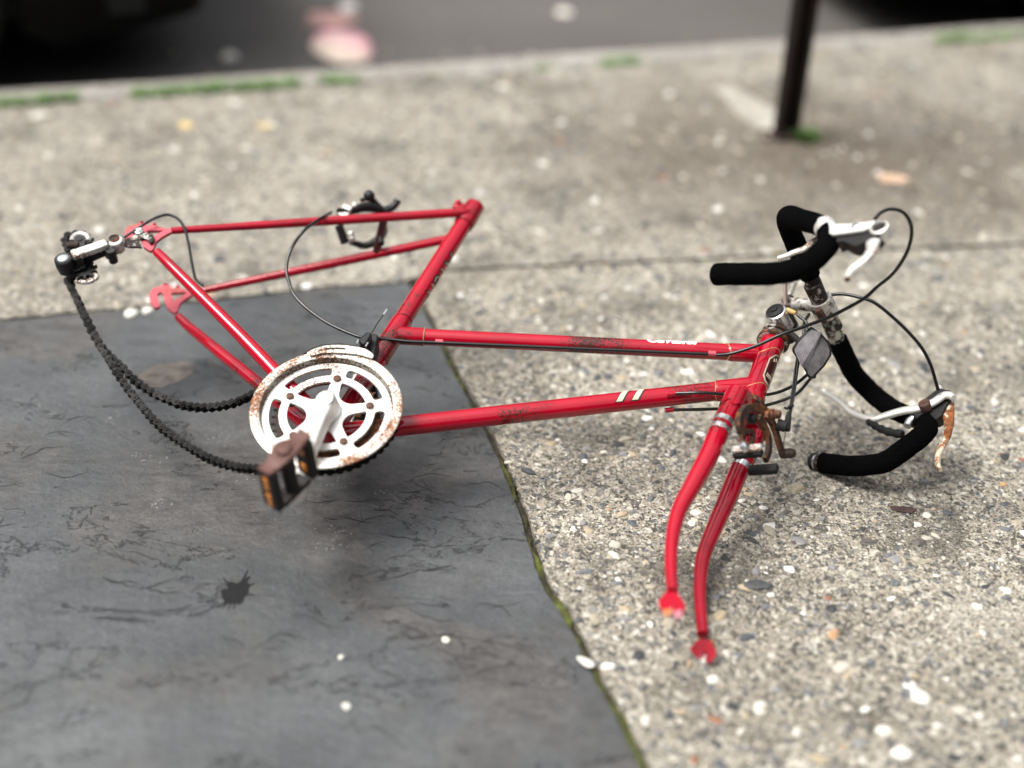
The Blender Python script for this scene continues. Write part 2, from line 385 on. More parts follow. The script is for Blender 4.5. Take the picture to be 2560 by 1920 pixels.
SPLIT = {'pinline', 'cage_rim', 'cable_guide', 'shoe_nut', 'brake_shoe', 'link_pin', 'pivot_pin', 'wire_strand', 'pedal_reflector', 'pulley_cage', 'cage_bolt', 'bearing_cup'}
def islands(g):
    up = list(range(len(g.v)))
    def root(i):
        while up[i] != i: up[i] = up[up[i]]; i = up[i]
        return i
    for f in g.f:
        for i in f[1:]: up[root(i)] = root(f[0])
    out = {}
    for f in g.f: out.setdefault(root(f[0]), []).append(f)
    res = []
    for fs in out.values():
        ids = sorted({i for f in fs for i in f}); mp = {i: k for k, i in enumerate(ids)}
        h = G(); h.v = [g.v[i] for i in ids]; h.f = [tuple(mp[i] for i in f) for f in fs]; res.append(h)
    return res
def part(name, g, mat, parent=None, xf=None, loc=None, bevel=0, angle=40, label=None, fix=True):
    if name in SPLIT:
        gs = islands(g)
        if len(gs) > 1: return [part(name, h, mat, parent, xf, loc, bevel, angle, label, fix) for h in gs][0]
    me = bpy.data.meshes.new(name)
    me.from_pydata([tuple(xf @ V(p)) for p in g.v] if xf is not None else g.v, [], g.f)
    if fix:
        bm = bmesh.new(); bm.from_mesh(me); bmesh.ops.recalc_face_normals(bm, faces=bm.faces); bm.to_mesh(me); bm.free()
    me.materials.append(M[mat] if isinstance(mat, str) else mat)
    me.polygons.foreach_set('use_smooth', [True] * len(me.polygons)); me.set_sharp_from_angle(angle=R(angle))
    o = bpy.data.objects.new(name, me); COL.objects.link(o)
    if parent: o.parent = parent
    if loc: o.location = loc
    if bevel:
        b = o.modifiers.new('bevel', 'BEVEL'); b.width = bevel; b.segments = 2; b.limit_method = 'ANGLE'; b.angle_limit = R(35)
    if label: o['label'] = label
    return o
def thing(o, label, cat, group=None):
    o['label'] = label; o['category'] = cat
    if group: o['group'] = group
    return o
def kind(o, k): o['kind'] = k; return o
def empty(name, loc=(0, 0, 0), mat=None):
    o = bpy.data.objects.new(name, None); COL.objects.link(o); o.empty_display_size = .1
    if mat is not None: o.matrix_world = mat
    else: o.location = loc
    return o
def circle(cx, cy, r, n=24, a0=0): return [(cx + r * math.cos(a0 + 2 * math.pi * i / n), cy + r * math.sin(a0 + 2 * math.pi * i / n)) for i in range(n)]
def jag(pts, step, amp, seed=0, freq=9):
    # a polyline resampled finely with an irregular edge
    out = []
    for a, b in zip(pts[:-1], pts[1:]):
        a, b = V((*a, 0)), V((*b, 0)); L = (b - a).length; k = max(1, int(L / step)); nn = V((-(b - a).y, (b - a).x, 0)).normalized()
        for i in range(k):
            p = a + (b - a) * (i / k)
            d = noise.noise(V((p.x * freq, p.y * freq, seed))) * amp + noise.noise(V((p.x * freq * 5, p.y * freq * 5, seed + 3))) * amp * .5
            out.append(((p + nn * d).x, (p + nn * d).y))
    out.append(tuple(pts[-1])); return out

def inside(p, poly):
    x, y = p; c = False; j = len(poly) - 1
    for i in range(len(poly)):
        a, b = poly[i], poly[j]
        if (a[1] > y) != (b[1] > y) and x < (b[0] - a[0]) * (y - a[1]) / (b[1] - a[1]) + a[0]: c = not c
        j = i
    return c
# ------------------------------------------------------------------ ground
slate_top = [(-1.3154,1.9558),(-0.8871,2.0665),(-0.7919,2.0952),(-0.6614,2.1315),(-0.5216,2.1751),(-0.3568,2.2278),(-0.2011,2.2657)]
slate_right = [(-0.2011,2.2657),(-0.1661,2.1665),(-0.1346,2.072),(-0.1006,1.9649),(-0.0637,1.8602),(-0.021,1.7321),(-0.001,1.6675),(0.0183,1.5922),(0.0406,1.4915),(0.0502,1.4503),(0.0759,1.388),(0.0962,1.3362),(0.1201,1.2661),(0.1448,1.2006),(0.1634,1.1388),(0.1827,1.0751),(0.204,0.9998)]
joint = [(-0.2011,2.2657),(-0.1349,2.3166),(0.0058,2.3435),(0.158,2.37),(0.3916,2.414),(0.6458,2.4639),(1.0124,2.5284),(1.4825,2.6182)]
kerb_back = [(-1.204,3.0258),(1.3837,3.8339)]
kerb_front = [(-1.236,3.1228),(1.4139,3.9402)]
kb0, kb1 = V((*kerb_back[0], 0)), V((*kerb_back[1], 0))
KD = (kb1 - kb0).normalized(); KN = V((-KD.y, KD.x, 0))          # along the kerb, away from the camera
KW = .10
def kpt(s, d): q = kb0 + KD * s + KN * d; return (q.x, q.y)
GAP = .005
sl_t = jag(slate_top, .02, .006, 1); sl_r = jag(slate_right, .012, .004, 2); jn = jag(joint, .02, .006, 3)
def off(pts, d):
    out = []
    for i, p in enumerate(pts):
        a, b = V((*pts[max(0, i - 1)], 0)), V((*pts[min(len(pts) - 1, i + 1)], 0)); t = (b - a).normalized()
        out.append((p[0] - t.y * d, p[1] + t.x * d))
    return out
# slate flagstone, near edge far behind the camera
poly_slate = sl_t + sl_r[1:] + [(.15, .2), (-3.2, .2), (-3.2, sl_t[0][1] - .2)]
kind(part('slate_paving', G().plate(poly_slate, -.05, 0), 'slate', angle=30), 'structure')
# cleavage cracks and pale scuffs, drawn as slivers of their own on the flagstone
def sliver(g, x, y, a, L, w, curve, z):
    n = max(5, int(L / .004)); P = []; ph = rnd.random() * 9
    for i in range(n + 1):
        t = i / n
        P.append((x, y)); a2 = a + curve * (t - .5) + .9 * noise.noise(V((x * 70, y * 70, ph))); x += math.cos(a2) * L / n; y += math.sin(a2) * L / n
    v_ = []
    for i, p in enumerate(P):
        q0, q1 = P[max(0, i - 1)], P[min(n, i + 1)]; d_ = math.hypot(q1[0] - q0[0], q1[1] - q0[1]) or 1; nx, ny = -(q1[1] - q0[1]) / d_, (q1[0] - q0[0]) / d_
        ww = w * math.sin(math.pi * min(1, (i + .3) / (n + .6))) ** .8 * (.45 + .9 * abs(noise.noise(V((p[0] * 120, p[1] * 120, ph)))))
        v_ += [(p[0] - nx * ww, p[1] - ny * ww, z), (p[0] + nx * ww, p[1] + ny * ww, z)]
    g.add(v_, [(2 * i, 2 * i + 2, 2 * i + 3, 2 * i + 1) for i in range(n)]); return P
g = G(); gw = G(); made = 0
while made < 125:
    x, y = rnd.uniform(-.85, .25), rnd.uniform(1.0, 2.25)
    if noise.noise(V((x * 3.2, y * 3.2, 6))) < -.02: continue
    if not inside((x, y), poly_slate) or not inside((x + .06, y), poly_slate): continue
    L = rnd.choice((.012, .018, .025, .035, .05, .075)); a = rnd.gauss(.15, .42)
    P = sliver(g, x, y, a, L, .0005 + L * .007, rnd.choice((-1, 1)) * rnd.uniform(.4, 2.0), .0004)
    if L > .03 and rnd.random() < .7:
        q = P[rnd.randrange(2, len(P) - 1)]; sliver(g, q[0], q[1], a + rnd.choice((-1, 1)) * rnd.uniform(.5, 1.2), L * .5, .0005, rnd.uniform(-1, 1), .0005)
    made += 1
for L_ in [[(-0.5391,1.4207),(-0.4834,1.4016),(-0.4218,1.3922)],[(-0.532,1.4166),(-0.4876,1.3947),(-0.4335,1.4183)],[(-0.1815,1.5322),(-0.117,1.5143),(-0.0638,1.5129)],[(-0.2926,1.6017),(-0.2375,1.6028),(-0.1938,1.6192)],[(-0.2616,1.5647),(-0.24,1.5713),(-0.1878,1.5621)],[(-0.1537,1.4408),(-0.1126,1.4573),(-0.0745,1.4833)]]:
    for a_, b_ in zip(L_[:-1], L_[1:]): sliver(g, a_[0], a_[1], math.atan2(b_[1] - a_[1], b_[0] - a_[0]), math.hypot(b_[0] - a_[0], b_[1] - a_[1]), .0011, .5, .0006)
for cx_, cy_ in [(-0.2404,1.5013),(-0.2355,1.5361),(-0.4978,1.5771),(-0.3791,1.6497),(-0.2629,1.6469),(-0.1716,1.6261),(-0.4507,1.742),(-0.5468,1.6855),(-0.4027,2.1335),(-0.6103,1.7879)]:
    for _ in range(9): sliver(gw, cx_ + rnd.gauss(0, .012), cy_ + rnd.gauss(0, .008), rnd.uniform(0, 3), rnd.uniform(.002, .007), .0006, .5, .0007)
kind(part('slate_crack', g, 'crack', fix=False), 'structure'); kind(part('chalk_mark', gw, 'chalk', fix=False), 'structure')
# near concrete slab
near_edge = off(sl_r, .014)[::1]
poly_near = list(reversed(off(sl_r, .012)[2:])) + off(jn, -GAP)[1:] + [(4.5, jn[-1][1]), (4.5, -.6), (sl_r[-1][0] + .02, -.6)]
kind(part('pavement', G().plate(poly_near, -.06, .001), 'concrete', angle=30), 'structure')
# far concrete slab up to the kerb
far_edge = off(sl_t, GAP)[:-1] + off(jn, GAP)
poly_far = far_edge + [(4.5, jn[-1][1] + .01), kpt(6.2, -.012), kpt(-3.0, -.012), (-4.2, sl_t[0][1] + .1), (-3.2, sl_t[0][1] - .2)]
kind(part('pavement', G().plate(poly_far, -.06, .002), 'concrete_far', angle=30), 'structure')
kind(part('joint_soil', G().plate([(-5, -1.5), (6, -1.5), kpt(7, -.001), kpt(-4.5, -.001)], -.2, -.009), 'soil'), 'structure')
# kerb and road
g = G(); kp = []
for i in range(64):
    pass
prof = [(0, -.2), (0, -.012), (.006, -.002), (.014, .003), (KW - .02, .003), (KW - .006, -.004), (KW, -.016), (KW + .012, -.125), (KW + .012, -.2)]
ns = 120; v_ = []; f_ = []
for i in range(ns + 1):
    s_ = -5 + 12.0 * i / ns
    for (d_, z_) in prof:
        wob = noise.noise(V((s_ * 3, d_ * 20, z_ * 10))) * .004
        q = kpt(s_, d_ + wob); v_.append((q[0], q[1], z_ + wob * .6))
m_ = len(prof)
for i in range(ns):
    for k in range(m_ - 1): f_.append((i * m_ + k, (i + 1) * m_ + k, (i + 1) * m_ + k + 1, i * m_ + k + 1))
kind(part('kerb', G().add(v_, f_), 'kerb', angle=60), 'structure')
q = [kpt(-40, KW + .004), kpt(40, KW + .004), kpt(40, 60), kpt(-40, 60)]
kind(part('road', G().add([(*p, -.12) for p in q], [(0, 1, 2, 3)]), 'road'), 'structure')
q = [kpt(-40, -.02), kpt(40, -.02), (60, -30), (-60, -30)]
kind(part('ground', G().add([(*p, -.22) for p in q], [(3, 2, 1, 0)]), 'soil'), 'structure')

# moss in the joints
def moss_strip(line, w0, w1, hgt, seed, dens=1.0):
    v_ = []; f_ = []; L = line; cols = 7
    for i, p in enumerate(L):
        a, b = V((*L[max(0, i - 1)], 0)), V((*L[min(len(L) - 1, i + 1)], 0)); t = (b - a).normalized(); nn = V((-t.y, t.x, 0))
        k = i / (len(L) - 1); wd = w0 + (w1 - w0) * k
        wd *= max(.25, .8 + .75 * noise.noise(V((p[0] * 11, p[1] * 11, seed))) + .45 * noise.noise(V((p[0] * 60, p[1] * 60, seed))))
        for c in range(cols):
            x = c / (cols - 1); q = V((*p, 0)) + nn * (x * wd)
            h = math.sin(math.pi * x) ** .6 * hgt * max(.1, .6 + 1.1 * noise.noise(V((q.x * 26, q.y * 26, seed + 1))) + .35 * noise.noise(V((q.x * 90, q.y * 90, seed + 2)))) + noise.noise(V((q.x * 160, q.y * 160, seed))) * .0022
            v_.append((q.x, q.y, -.009 + max(0, h) if c not in (0, cols - 1) else -.012))
    for i in range(len(L) - 1):
        for c in range(cols - 1): f_.append((i * cols + c, i * cols + c + 1, (i + 1) * cols + c + 1, (i + 1) * cols + c))
    return v_, f_
g = G()
fine = lambda pl, st: jag(pl, st, .004, 5)
g.add(*moss_strip(fine(slate_right, .006), .010, .016, .011, 1))
g.add(*moss_strip(off(fine(slate_top, .01), .0), .010, .010, .010, 2))
g.add(*moss_strip(off(fine(joint, .01), -.006), .012, .012, .008, 3))
kind(part('moss', g, 'moss', angle=80), 'stuff')

# pebbles bedded in the concrete
def ico(sub):
    bm = bmesh.new(); bmesh.ops.create_icosphere(bm, subdivisions=sub, radius=1)
    v_ = np.array([q.co[:] for q in bm.verts]); f_ = [tuple(x.index for x in q.verts) for q in bm.faces]; bm.free(); return v_, f_
ICO = {1: ico(1), 2: ico(2)}
VV, FF = [], []; base = 0
npr = np.random.RandomState(4)
def stone(x, y, z, rx, ry, rz, rot, sub):
    global base
    v_, f_ = ICO[sub]
    d_ = 1 + .22 * np.sin(v_ @ npr.normal(size=3) * 2.2 + npr.rand() * 6) + .14 * np.sin(v_ @ npr.normal(size=3) * 4 + npr.rand() * 6)
    q = v_ * d_[:, None] * np.array([rx, ry, rz]); c, s_ = math.cos(rot), math.sin(rot)
    VV.append(np.stack([q[:, 0] * c - q[:, 1] * s_ + x, q[:, 0] * s_ + q[:, 1] * c + y, q[:, 2] + z], 1))
    FF.extend([(a + base, b + base, c_ + base) for a, b, c_ in f_]); base += len(v_)
pn = poly_near
count = 0
while count < 13000:
    x, y = npr.uniform(-.1, 1.9), npr.uniform(.75, 2.75)
    if not inside((x, y), pn): continue
    den = .55 + .9 * noise.noise(V((x * 2.3, y * 2.3, 4)))
    if npr.rand() > den + .25: continue
    r_ = min(.012, .0016 * math.exp(npr.normal() * .55) + .0006)
    if npr.rand() < .17: r_ = .003 + .0062 * npr.rand() ** 1.6
    rx, ry = r_ * npr.uniform(.9, 1.5), r_ * npr.uniform(.6, 1.)
    if noise.noise(V((x * 30, y * 30, 8))) < -.38: continue
    stone(x, y, .001 - r_ * npr.uniform(-.05, .14), rx, ry, r_ * npr.uniform(.32, .6), npr.rand() * 6.28, 2 if r_ > .004 else 1); count += 1
count = 0
while count < 6500:
    x, y = npr.uniform(-1.9, 2.2), npr.uniform(1.95, 3.75)
    if not inside((x, y), poly_far): continue
    r_ = min(.010, .0017 * math.exp(npr.normal() * .6) + .0006)
    if npr.rand() < .15: r_ = npr.uniform(.0045, .0105)
    stone(x, y, .002 - r_ * npr.uniform(.0, .2), r_ * npr.uniform(.9, 1.5), r_ * npr.uniform(.6, 1.), r_ * npr.uniform(.4, .7), npr.rand() * 6.28, 2 if r_ > .005 else 1); count += 1
for i in range(150):                                                # grit lying on the road by the kerb
    s_, d_ = npr.uniform(-1, 4.5), KW + .02 + abs(npr.normal()) * .5
    q = kpt(s_, d_); r_ = npr.uniform(.003, .008)
    stone(q[0], q[1], -.12 + r_ * .3, r_ * 1.3, r_, r_ * .6, npr.rand() * 6, 1)
me = bpy.data.meshes.new('gravel'); me.from_pydata(np.concatenate(VV).tolist(), [], FF); me.materials.append(M['pebble'])
me.polygons.foreach_set('use_smooth', [False] * len(me.polygons))
o = bpy.data.objects.new('gravel', me); COL.objects.link(o); kind(o, 'stuff')

# grass along the kerb and at the post
g = G()
def tuft(x, y, n, hgt, spread, z=0):
    for _ in range(n):
        bx, by = x + npr.normal() * spread, y + npr.normal() * spread * .6
        a = npr.rand() * 6.28; h = hgt * npr.uniform(.45, 1.1); ln = h * npr.uniform(.3, 1.0); wd = npr.uniform(.0016, .0035)
        px, py = -math.sin(a) * wd, math.cos(a) * wd; v_ = []
        for k in range(4):
            t = k / 3; ww = 1 - t * .92
            cx, cy, cz = bx + math.cos(a) * ln * t * t, by + math.sin(a) * ln * t * t, z + h * (t - .25 * t * t)
            v_ += [(cx - px * ww, cy - py * ww, cz), (cx + px * ww, cy + py * ww, cz)]
        g.add(v_, [(0, 1, 3, 2), (2, 3, 5, 4), (4, 5, 7, 6)])
def grass_run(s0, s1, per_m, hgt):
    for i in range(int((s1 - s0) * per_m)):
        s_ = npr.uniform(s0, s1)
        if noise.noise(V((s_ * 9, 0, 2))) + .6 * noise.noise(V((s_ * 31, 0, 5))) < -.22: continue
        q = kpt(s_, -.006 + npr.normal() * .009); tuft(q[0], q[1], 9, hgt * (.7 + .6 * abs(noise.noise(V((s_ * 5, 1, 1))))), .008, -.004)
kS = [0.0,0.168,0.268,0.831,1.015,1.087,1.28,1.334,1.461,1.558,2.43,2.707]
grass_run(kS[0] - .7, kS[1], 420, .038); grass_run(kS[2], kS[3], 460, .034); grass_run(kS[4], kS[5], 160, .016)
grass_run(kS[6], kS[7], 200, .020); grass_run(kS[8], kS[9], 450, .030); grass_run(kS[10], kS[11] + .8, 380, .032)
kind(part('grass', g, 'grass', fix=False), 'stuff')

# ------------------------------------------------------------------ bicycle
RB = [(0.7882,0.6146,-0.0316),(-0.5959,0.7494,-0.2887),(-0.1538,0.2464,0.9569)]
TB = V((-0.2534,1.6172,0.1091))
BR = Matrix(RB)                                                     # bicycle axes (forward, up, drive side) in the world
bike_base = V((TB.x, TB.y, 0))
bike = empty('bicycle', mat=Matrix.Translation(bike_base) @ BR.to_4x4())
thing(bike, 'red step-through bicycle without wheels or saddle, with black foam drop handlebars, lying on its side', 'bicycle')
OFS = BR.transposed() @ (TB - bike_base)
SN, SA, SZ, ST = (0.8121,0.2639,0.5204), (-0.309,0.9511,0.0), (-0.495,-0.1608,0.8539), (0.386,0.5456,0.0)
STEER = Matrix(((SN[0], SA[0], SZ[0], ST[0]), (SN[1], SA[1], SZ[1], ST[1]), (SN[2], SA[2], SZ[2], ST[2]), (0, 0, 0, 1)))
YZ = Matrix(((0, 0, 1, 0), (0, 1, 0, 0), (1, 0, 0, 0), (0, 0, 0, 1)))   # plate drawn in (lateral, up), thickness along forward
def bp(name, g, mat, steer=False, bevel=0, angle=40, label=None):   # a part of the bicycle
    return part(name, g, mat, bike, STEER if steer else None, OFS, bevel, angle, label)
def sp(name, g, mat, parent, steer=False, bevel=0, angle=40, label=None):   # a piece of a part
    return part(name, g, mat, parent, STEER if steer else None, None, bevel, angle, label)
def steer(p): return STEER @ V(p)
def arc(r, a0, a1, n): return [(r * math.cos(a0 + (a1 - a0) * i / n), r * math.sin(a0 + (a1 - a0) * i / n)) for i in range(n + 1)]

def cylpatch(p0, d, rad, polys, up=(0, 0, 1)):
    # lays flat outlines (s along the tube, angle in degrees from the drive side) on a tube
    p0 = V(p0); d = V(d).normalized(); u = V(up); u = (u - d * u.dot(d)).normalized(); w_ = d.cross(u); g = G()
    for poly in polys:
        v_ = []; f_ = []; (s0, a0), (s1, a1), (s2, a2), (s3, a3) = poly; n = 10
        for i in range(n + 1):
            t = i / n
            for (sa, aa, sb, ab) in ((s0, a0, s3, a3), (s1, a1, s2, a2)):
                s_ = sa + (sb - sa) * t; a = R(aa + (ab - aa) * t)
                v_.append(p0 + d * s_ + (u * math.cos(a) + w_ * math.sin(a)) * rad)
        for i in range(n): f_.append((2 * i, 2 * i + 1, 2 * i + 3, 2 * i + 2))
        g.add(v_, f_)
    return g

def textwrap(txt, size, p0, d, rad, ang, shear=.25, offset=0, extr=.0004, sx=1.0, flip=False):
    cu = bpy.data.curves.new('t', 'FONT'); cu.body = txt; cu.size = size; cu.shear = shear; cu.offset = offset; cu.resolution_u = 4; cu.align_y = 'CENTER'
    ob = bpy.data.objects.new('t', cu); COL.objects.link(ob)
    dg = bpy.context.evaluated_depsgraph_get(); me = bpy.data.meshes.new_from_object(ob.evaluated_get(dg))
    bm = bmesh.new(); bm.from_mesh(me); bmesh.ops.triangulate(bm, faces=bm.faces)
    bmesh.ops.subdivide_edges(bm, edges=[e for e in bm.edges if e.calc_length() > size * .2], cuts=2)
    p0 = V(p0); d = V(d).normalized(); u = V((0, 0, 1)); u = (u - d * u.dot(d)).normalized(); w_ = d.cross(u); g = G()
    v_ = []
    for q in bm.verts:
        s_ = q.co.x * sx; a = R(ang) + (q.co.y / rad) * (-1 if flip else 1)
        v_.append(p0 + d * s_ + (u * math.cos(a) + w_ * math.sin(a)) * (rad + extr))
    bm.verts.index_update(); g.add(v_, [tuple(x.index for x in f.verts) for f in bm.faces]); bm.free()
    bpy.data.objects.remove(ob); bpy.data.curves.remove(cu); bpy.data.meshes.remove(me); return g

def lugline(g, p0, p1, s, rad, wav=0.0, r=.00065):
    # thin pinline round a tube at distance s from p0
    p0, p1 = V(p0), V(p1); d = (p1 - p0).normalized(); u = d.orthogonal().normalized(); w_ = d.cross(u)
    pts = [p0 + d * (s + wav * math.cos(2 * a)) + (u * math.cos(a) + w_ * math.sin(a)) * (rad + .0001) for a in [2 * math.pi * i / 40 for i in range(41)]]
    g.tube(pts, r, 5, cap=False)

HT = V((0.386,0.5456,0.0)); HA = V((-0.309,0.9511,0.0)); HL = 0.12584
HB = HT - HA * HL
STT = V((-0.1511,0.4876,-0.0)); STT.z = 0
seat_dir = STT.normalized()
TT0, TT1 = V((-0.0629,0.1932,0.0)), V((0.3813,0.5124,-0.0))
DT0, DT1 = V((0, 0, 0)), V((0.4106,0.4521,0.0))
for q in (TT0, TT1, DT1): q.z = 0

# head tube with its lugs, pinlines and badge
ht = bp('head_tube', G().lathe([(.0185, -.001), (.0192, 0), (.0192, .012), (.0178, .016), (.0172, .03), (.0170, HL - .03), (.0178, HL - .018), (.0192, HL - .012), (.0192, HL), (.0185, HL + .001)], HB, HA, 40), 'red')
g = G()
lugline(g, HB, HT, .024, .0172, .007); lugline(g, HB, HT, HL - .030, .0172, .008)
sp('pinline', g, 'gold', ht)
badge_c = HB + HA * (HL * .5)
def headpt(s, a, r): # s along the head tube from its foot, a degrees from drive side towards the front
    u = V((0, 0, 1)); w_ = HA.cross(u) * -1
    if w_.x < 0: w_ = -w_
    return HB + HA * s + (u * math.cos(R(a - 24)) + w_ * math.sin(R(a - 24))) * r
def headpatch(outline, r, n=8):
    g = G(); v_ = []; cs = (sum(p[0] for p in outline) / len(outline), sum(p[1] for p in outline) / len(outline))
    rings = 6; m = len(outline)
    for k in range(rings + 1):
        for p in outline: v_.append(headpt(cs[0] + (p[0] - cs[0]) * k / rings, cs[1] + (p[1] - cs[1]) * k / rings, r))
    f_ = []
    for k in range(rings):
        for i in range(m): f_.append((k * m + i, k * m + (i + 1) % m, (k + 1) * m + (i + 1) % m, (k + 1) * m + i))
    return g.add(v_, f_)
bo = [(.034, 60), (.034, 120), (.042, 140), (.078, 140), (.092, 115), (.096, 90), (.092, 65), (.078, 40), (.042, 40)]
def dense(o_, k=4): return [(a[0] + (b[0] - a[0]) * i / k, a[1] + (b[1] - a[1]) * i / k) for a, b in zip(o_, o_[1:] + o_[:1]) for i in range(k)]
hb = sp('head_badge', headpatch(dense(bo), .0176), 'cream', ht)
c0 = (.065, 90)
sp('badge_field', headpatch(dense([(c0[0] + (p[0] - c0[0]) * .91, c0[1] + (p[1] - c0[1]) * .9) for p in bo]), .0179), 'badge', hb) if False else None
part('badge_field', headpatch(dense([(c0[0] + (p[0] - c0[0]) * .91, c0[1] + (p[1] - c0[1]) * .88) for p in bo]), .0179), 'badge', ht)
g = G()
for i, a in enumerate((56, 64, 72, 80, 88, 96, 104)):
    g.tube([headpt(.044, a, .0181), headpt(.051, a + 3, .0181)], .0006, 5)
for a, s in ((66, .083), (78, .086), (92, .086)): g.tube([headpt(s, a, .0181), headpt(s - .006, a + 3, .0181)], .0006, 5)
sp('badge_lettering', g, 'cream', ht)
sp('badge_chevron', headpatch(dense([(.056, 78), (.066, 122), (.052, 112)]), .0181), 'gold', ht)

# main tubes
tt = bp('top_tube', G().rod(TT0, TT1, .0125, 28).lathe([(.0138, 0), (.0138, .048), (.0128, .051)], TT0, TT1 - TT0, 28).lathe([(.0138, 0), (.0138, .040), (.0128, .044)], TT1, TT0 - TT1, 28), 'red')
td = (TT1 - TT0).normalized()
g = G(); lugline(g, TT0, TT1, .0505, .0136, 0, .0007); lugline(g, TT1, TT0, .044, .0132, .003, .0005); sp('pinline', g, 'gold', tt)
LT = (0.2446,0.416,-0.0)
sp('lettering', textwrap('Cavalier', .0235, TT0 + td * (V(LT) - TT0).dot(td), td, .0126, -36, .35, .0008, sx=1.02, flip=True), 'white', tt)
g = G()
for q in [(0.0107,0.2198,0.014),(0.3348,0.4579,0.014)]: g.tube([V(q) - td * .0055, V(q) + td * .0055], .0042, 10)
sp('cable_guide', g, 'red_dull', tt)
dd = (DT1 - DT0).normalized()
dt = bp('down_tube', G().rod(DT0, DT1, .0142, 30).lathe([(.0156, 0), (.0156, .052), (.0145, .056)], DT1, DT0 - DT1, 30), 'red')
g = G(); lugline(g, DT1, DT0, .056, .0148, .002, .0006); sp('pinline', g, 'gold', dt)
s1_, s2_ = 0.4103, 0.4334
UPD = dd.cross(V((0, 0, 1)))
for s_ in (s1_, s2_):
    b_ = sp('stripe', cylpatch(DT0, dd, .01445, [((s_ - .004, 42), (s_ + .0085, 42), (s_ + .0255 , -62), (s_ + .013, -62))]), 'black', dt)
    part('stripe_fill', cylpatch(DT0, dd, .0147, [((s_ - .0022, 36), (s_ + .0066, 36), (s_ + .0236, -60), (s_ + .0148, -60))]), 'cream', dt)
g = G()
for q in [(0.3336,0.3567,0.0135),(0.3378,0.3493,-0.012)]: g.tube([V(q) - dd * .006, V(q) + dd * .006], .0038, 10)
sp('cable_guide', g, 'red', dt)
SL = STT.length
st = bp('seat_tube', G().rod((0, 0, 0), STT, .0142, 30).lathe([(.0160, -.001), (.0165, 0), (.0165, .040), (.0150, .046)], STT, -seat_dir, 30).lathe([(.0146, .150), (.0159, .154), (.0159, .232), (.0146, .236)], (0, 0, 0), seat_dir, 30), 'red')
g = G().lathe([(.0125, 0), (.0125, .002)], STT + seat_dir * .0008, seat_dir, 28); sp('tube_mouth', g, 'red_dull', st)
g = G(); lugline(g, STT, V((0, 0, 0)), .046, .0152, 0, .0007); lugline(g, V((0, 0, 0)), STT, .237, .0146, .002, .0005); sp('pinline', g, 'dark_steel', st)
sp('lettering_outline', textwrap('VISTA', .034, seat_dir * 0.2877 , seat_dir, .0142, 96, .2, .0022, .0003, sx=1.18), 'black', st)
sp('lettering', textwrap('VISTA', .034, seat_dir * 0.2877 , seat_dir, .0142, 96, .2, -.0006, .0007, sx=1.18), 'cream', st)
# seat clamp bolt lug
cl = STT - seat_dir * .012
perp = V((-seat_dir.y, seat_dir.x, 0))
sp('seat_clamp', G().box(cl + perp * .021 - seat_dir * .004, .018, .014, .022, perp, seat_dir).rod(cl + perp * .023 + V((0, 0, -.016)), cl + perp * .023 + V((0, 0, .016)), .004, 10), 'red', st, bevel=.002)
# bottom bracket, stays, dropouts
bb = bp('bottom_bracket', G().rod((0, 0, -.034), (0, 0, .034), .0205, 32).rod((0, 0, -.036), (0, 0, .036), .0165, 24), 'red')
sp('bearing_cup', G().ring([(.010, .034), (.0195, .034), (.0195, .040), (.010, .040)], seg=32).ring([(.010, -.034), (.0195, -.034), (.0195, -.040), (.010, -.040)], seg=32), 'rust', bb)
csR0 = (-0.4137,0.0532,0.061); csL0 = (-0.3901,0.0458,-0.061)
ssR0 = (-0.4328,0.098,0.061); ssL0 = (-0.4125,0.0944,-0.061)
for s_, p in ((1, csR0), (-1, csL0)):
    bp('chain_stay', G().tube(spl([p, V(p) * .86 + V((-.05, 0, .048 * s_)) * .14, V((-.20, .024, .046 * s_)), V((-.10, .010, .034 * s_)), V((-.012, 0, .022 * s_))], 8), [.0070, .0082, .0098, .0112, .0112], 18), 'red')
seat_top = STT - seat_dir * .010
seR, seL = V((-0.1456,0.4551,0.014)), V((-0.1455,0.4125,-0.014))
for s_, p, e_ in ((1, ssR0, seR), (-1, ssL0, seL)):
    p = V(p); m_ = p.lerp(e_, .55)
    sy = bp('seat_stay', G().tube(spl([p, p.lerp(e_, .3), m_, p.lerp(e_, .92), e_, e_ + (e_ - p).normalized() * .010 - V((0, 0, .004 * s_))], 8), [.0055, .0066, .0074, .0076, .0074, .0040], 16), 'red')
zkL = [(-0.4681,0.0611),(-0.4654,0.053),(-0.4595,0.0456),(-0.4529,0.0407),(-0.4441,0.0359),(-0.4352,0.034),(-0.4302,0.0354),(-0.429,0.0399),(-0.432,0.0442),(-0.4397,0.0482),(-0.4473,0.0522),(-0.4524,0.0567),(-0.4533,0.0605),(-0.4506,0.0627),(-0.4456,0.0623),(-0.438,0.0582),(-0.4274,0.0515),(-0.4153,0.046),(-0.4055,0.0457),(-0.3994,0.0466),(-0.4001,0.0528),(-0.404,0.0578),(-0.4087,0.0662),(-0.41,0.0762),(-0.4086,0.0877),(-0.407,0.0953),(-0.4106,0.0985),(-0.4194,0.0948),(-0.4285,0.09),(-0.4355,0.0899),(-0.4399,0.0925),(-0.4436,0.0919),(-0.4447,0.0885),(-0.4415,0.0842),(-0.4451,0.0805),(-0.4503,0.0812),(-0.4562,0.0833),(-0.4609,0.0822),(-0.463,0.079),(-0.4609,0.0731),(-0.464,0.0677)]
holes = [[(-0.437,0.0726),(-0.4321,0.078),(-0.4188,0.0897),(-0.4199,0.0748),(-0.4204,0.0613)]]
eyes = [(-0.459,0.0799),(-0.4401,0.0896)]
for e_ in eyes: holes.append(circle(e_[0], e_[1], .0026, 10))
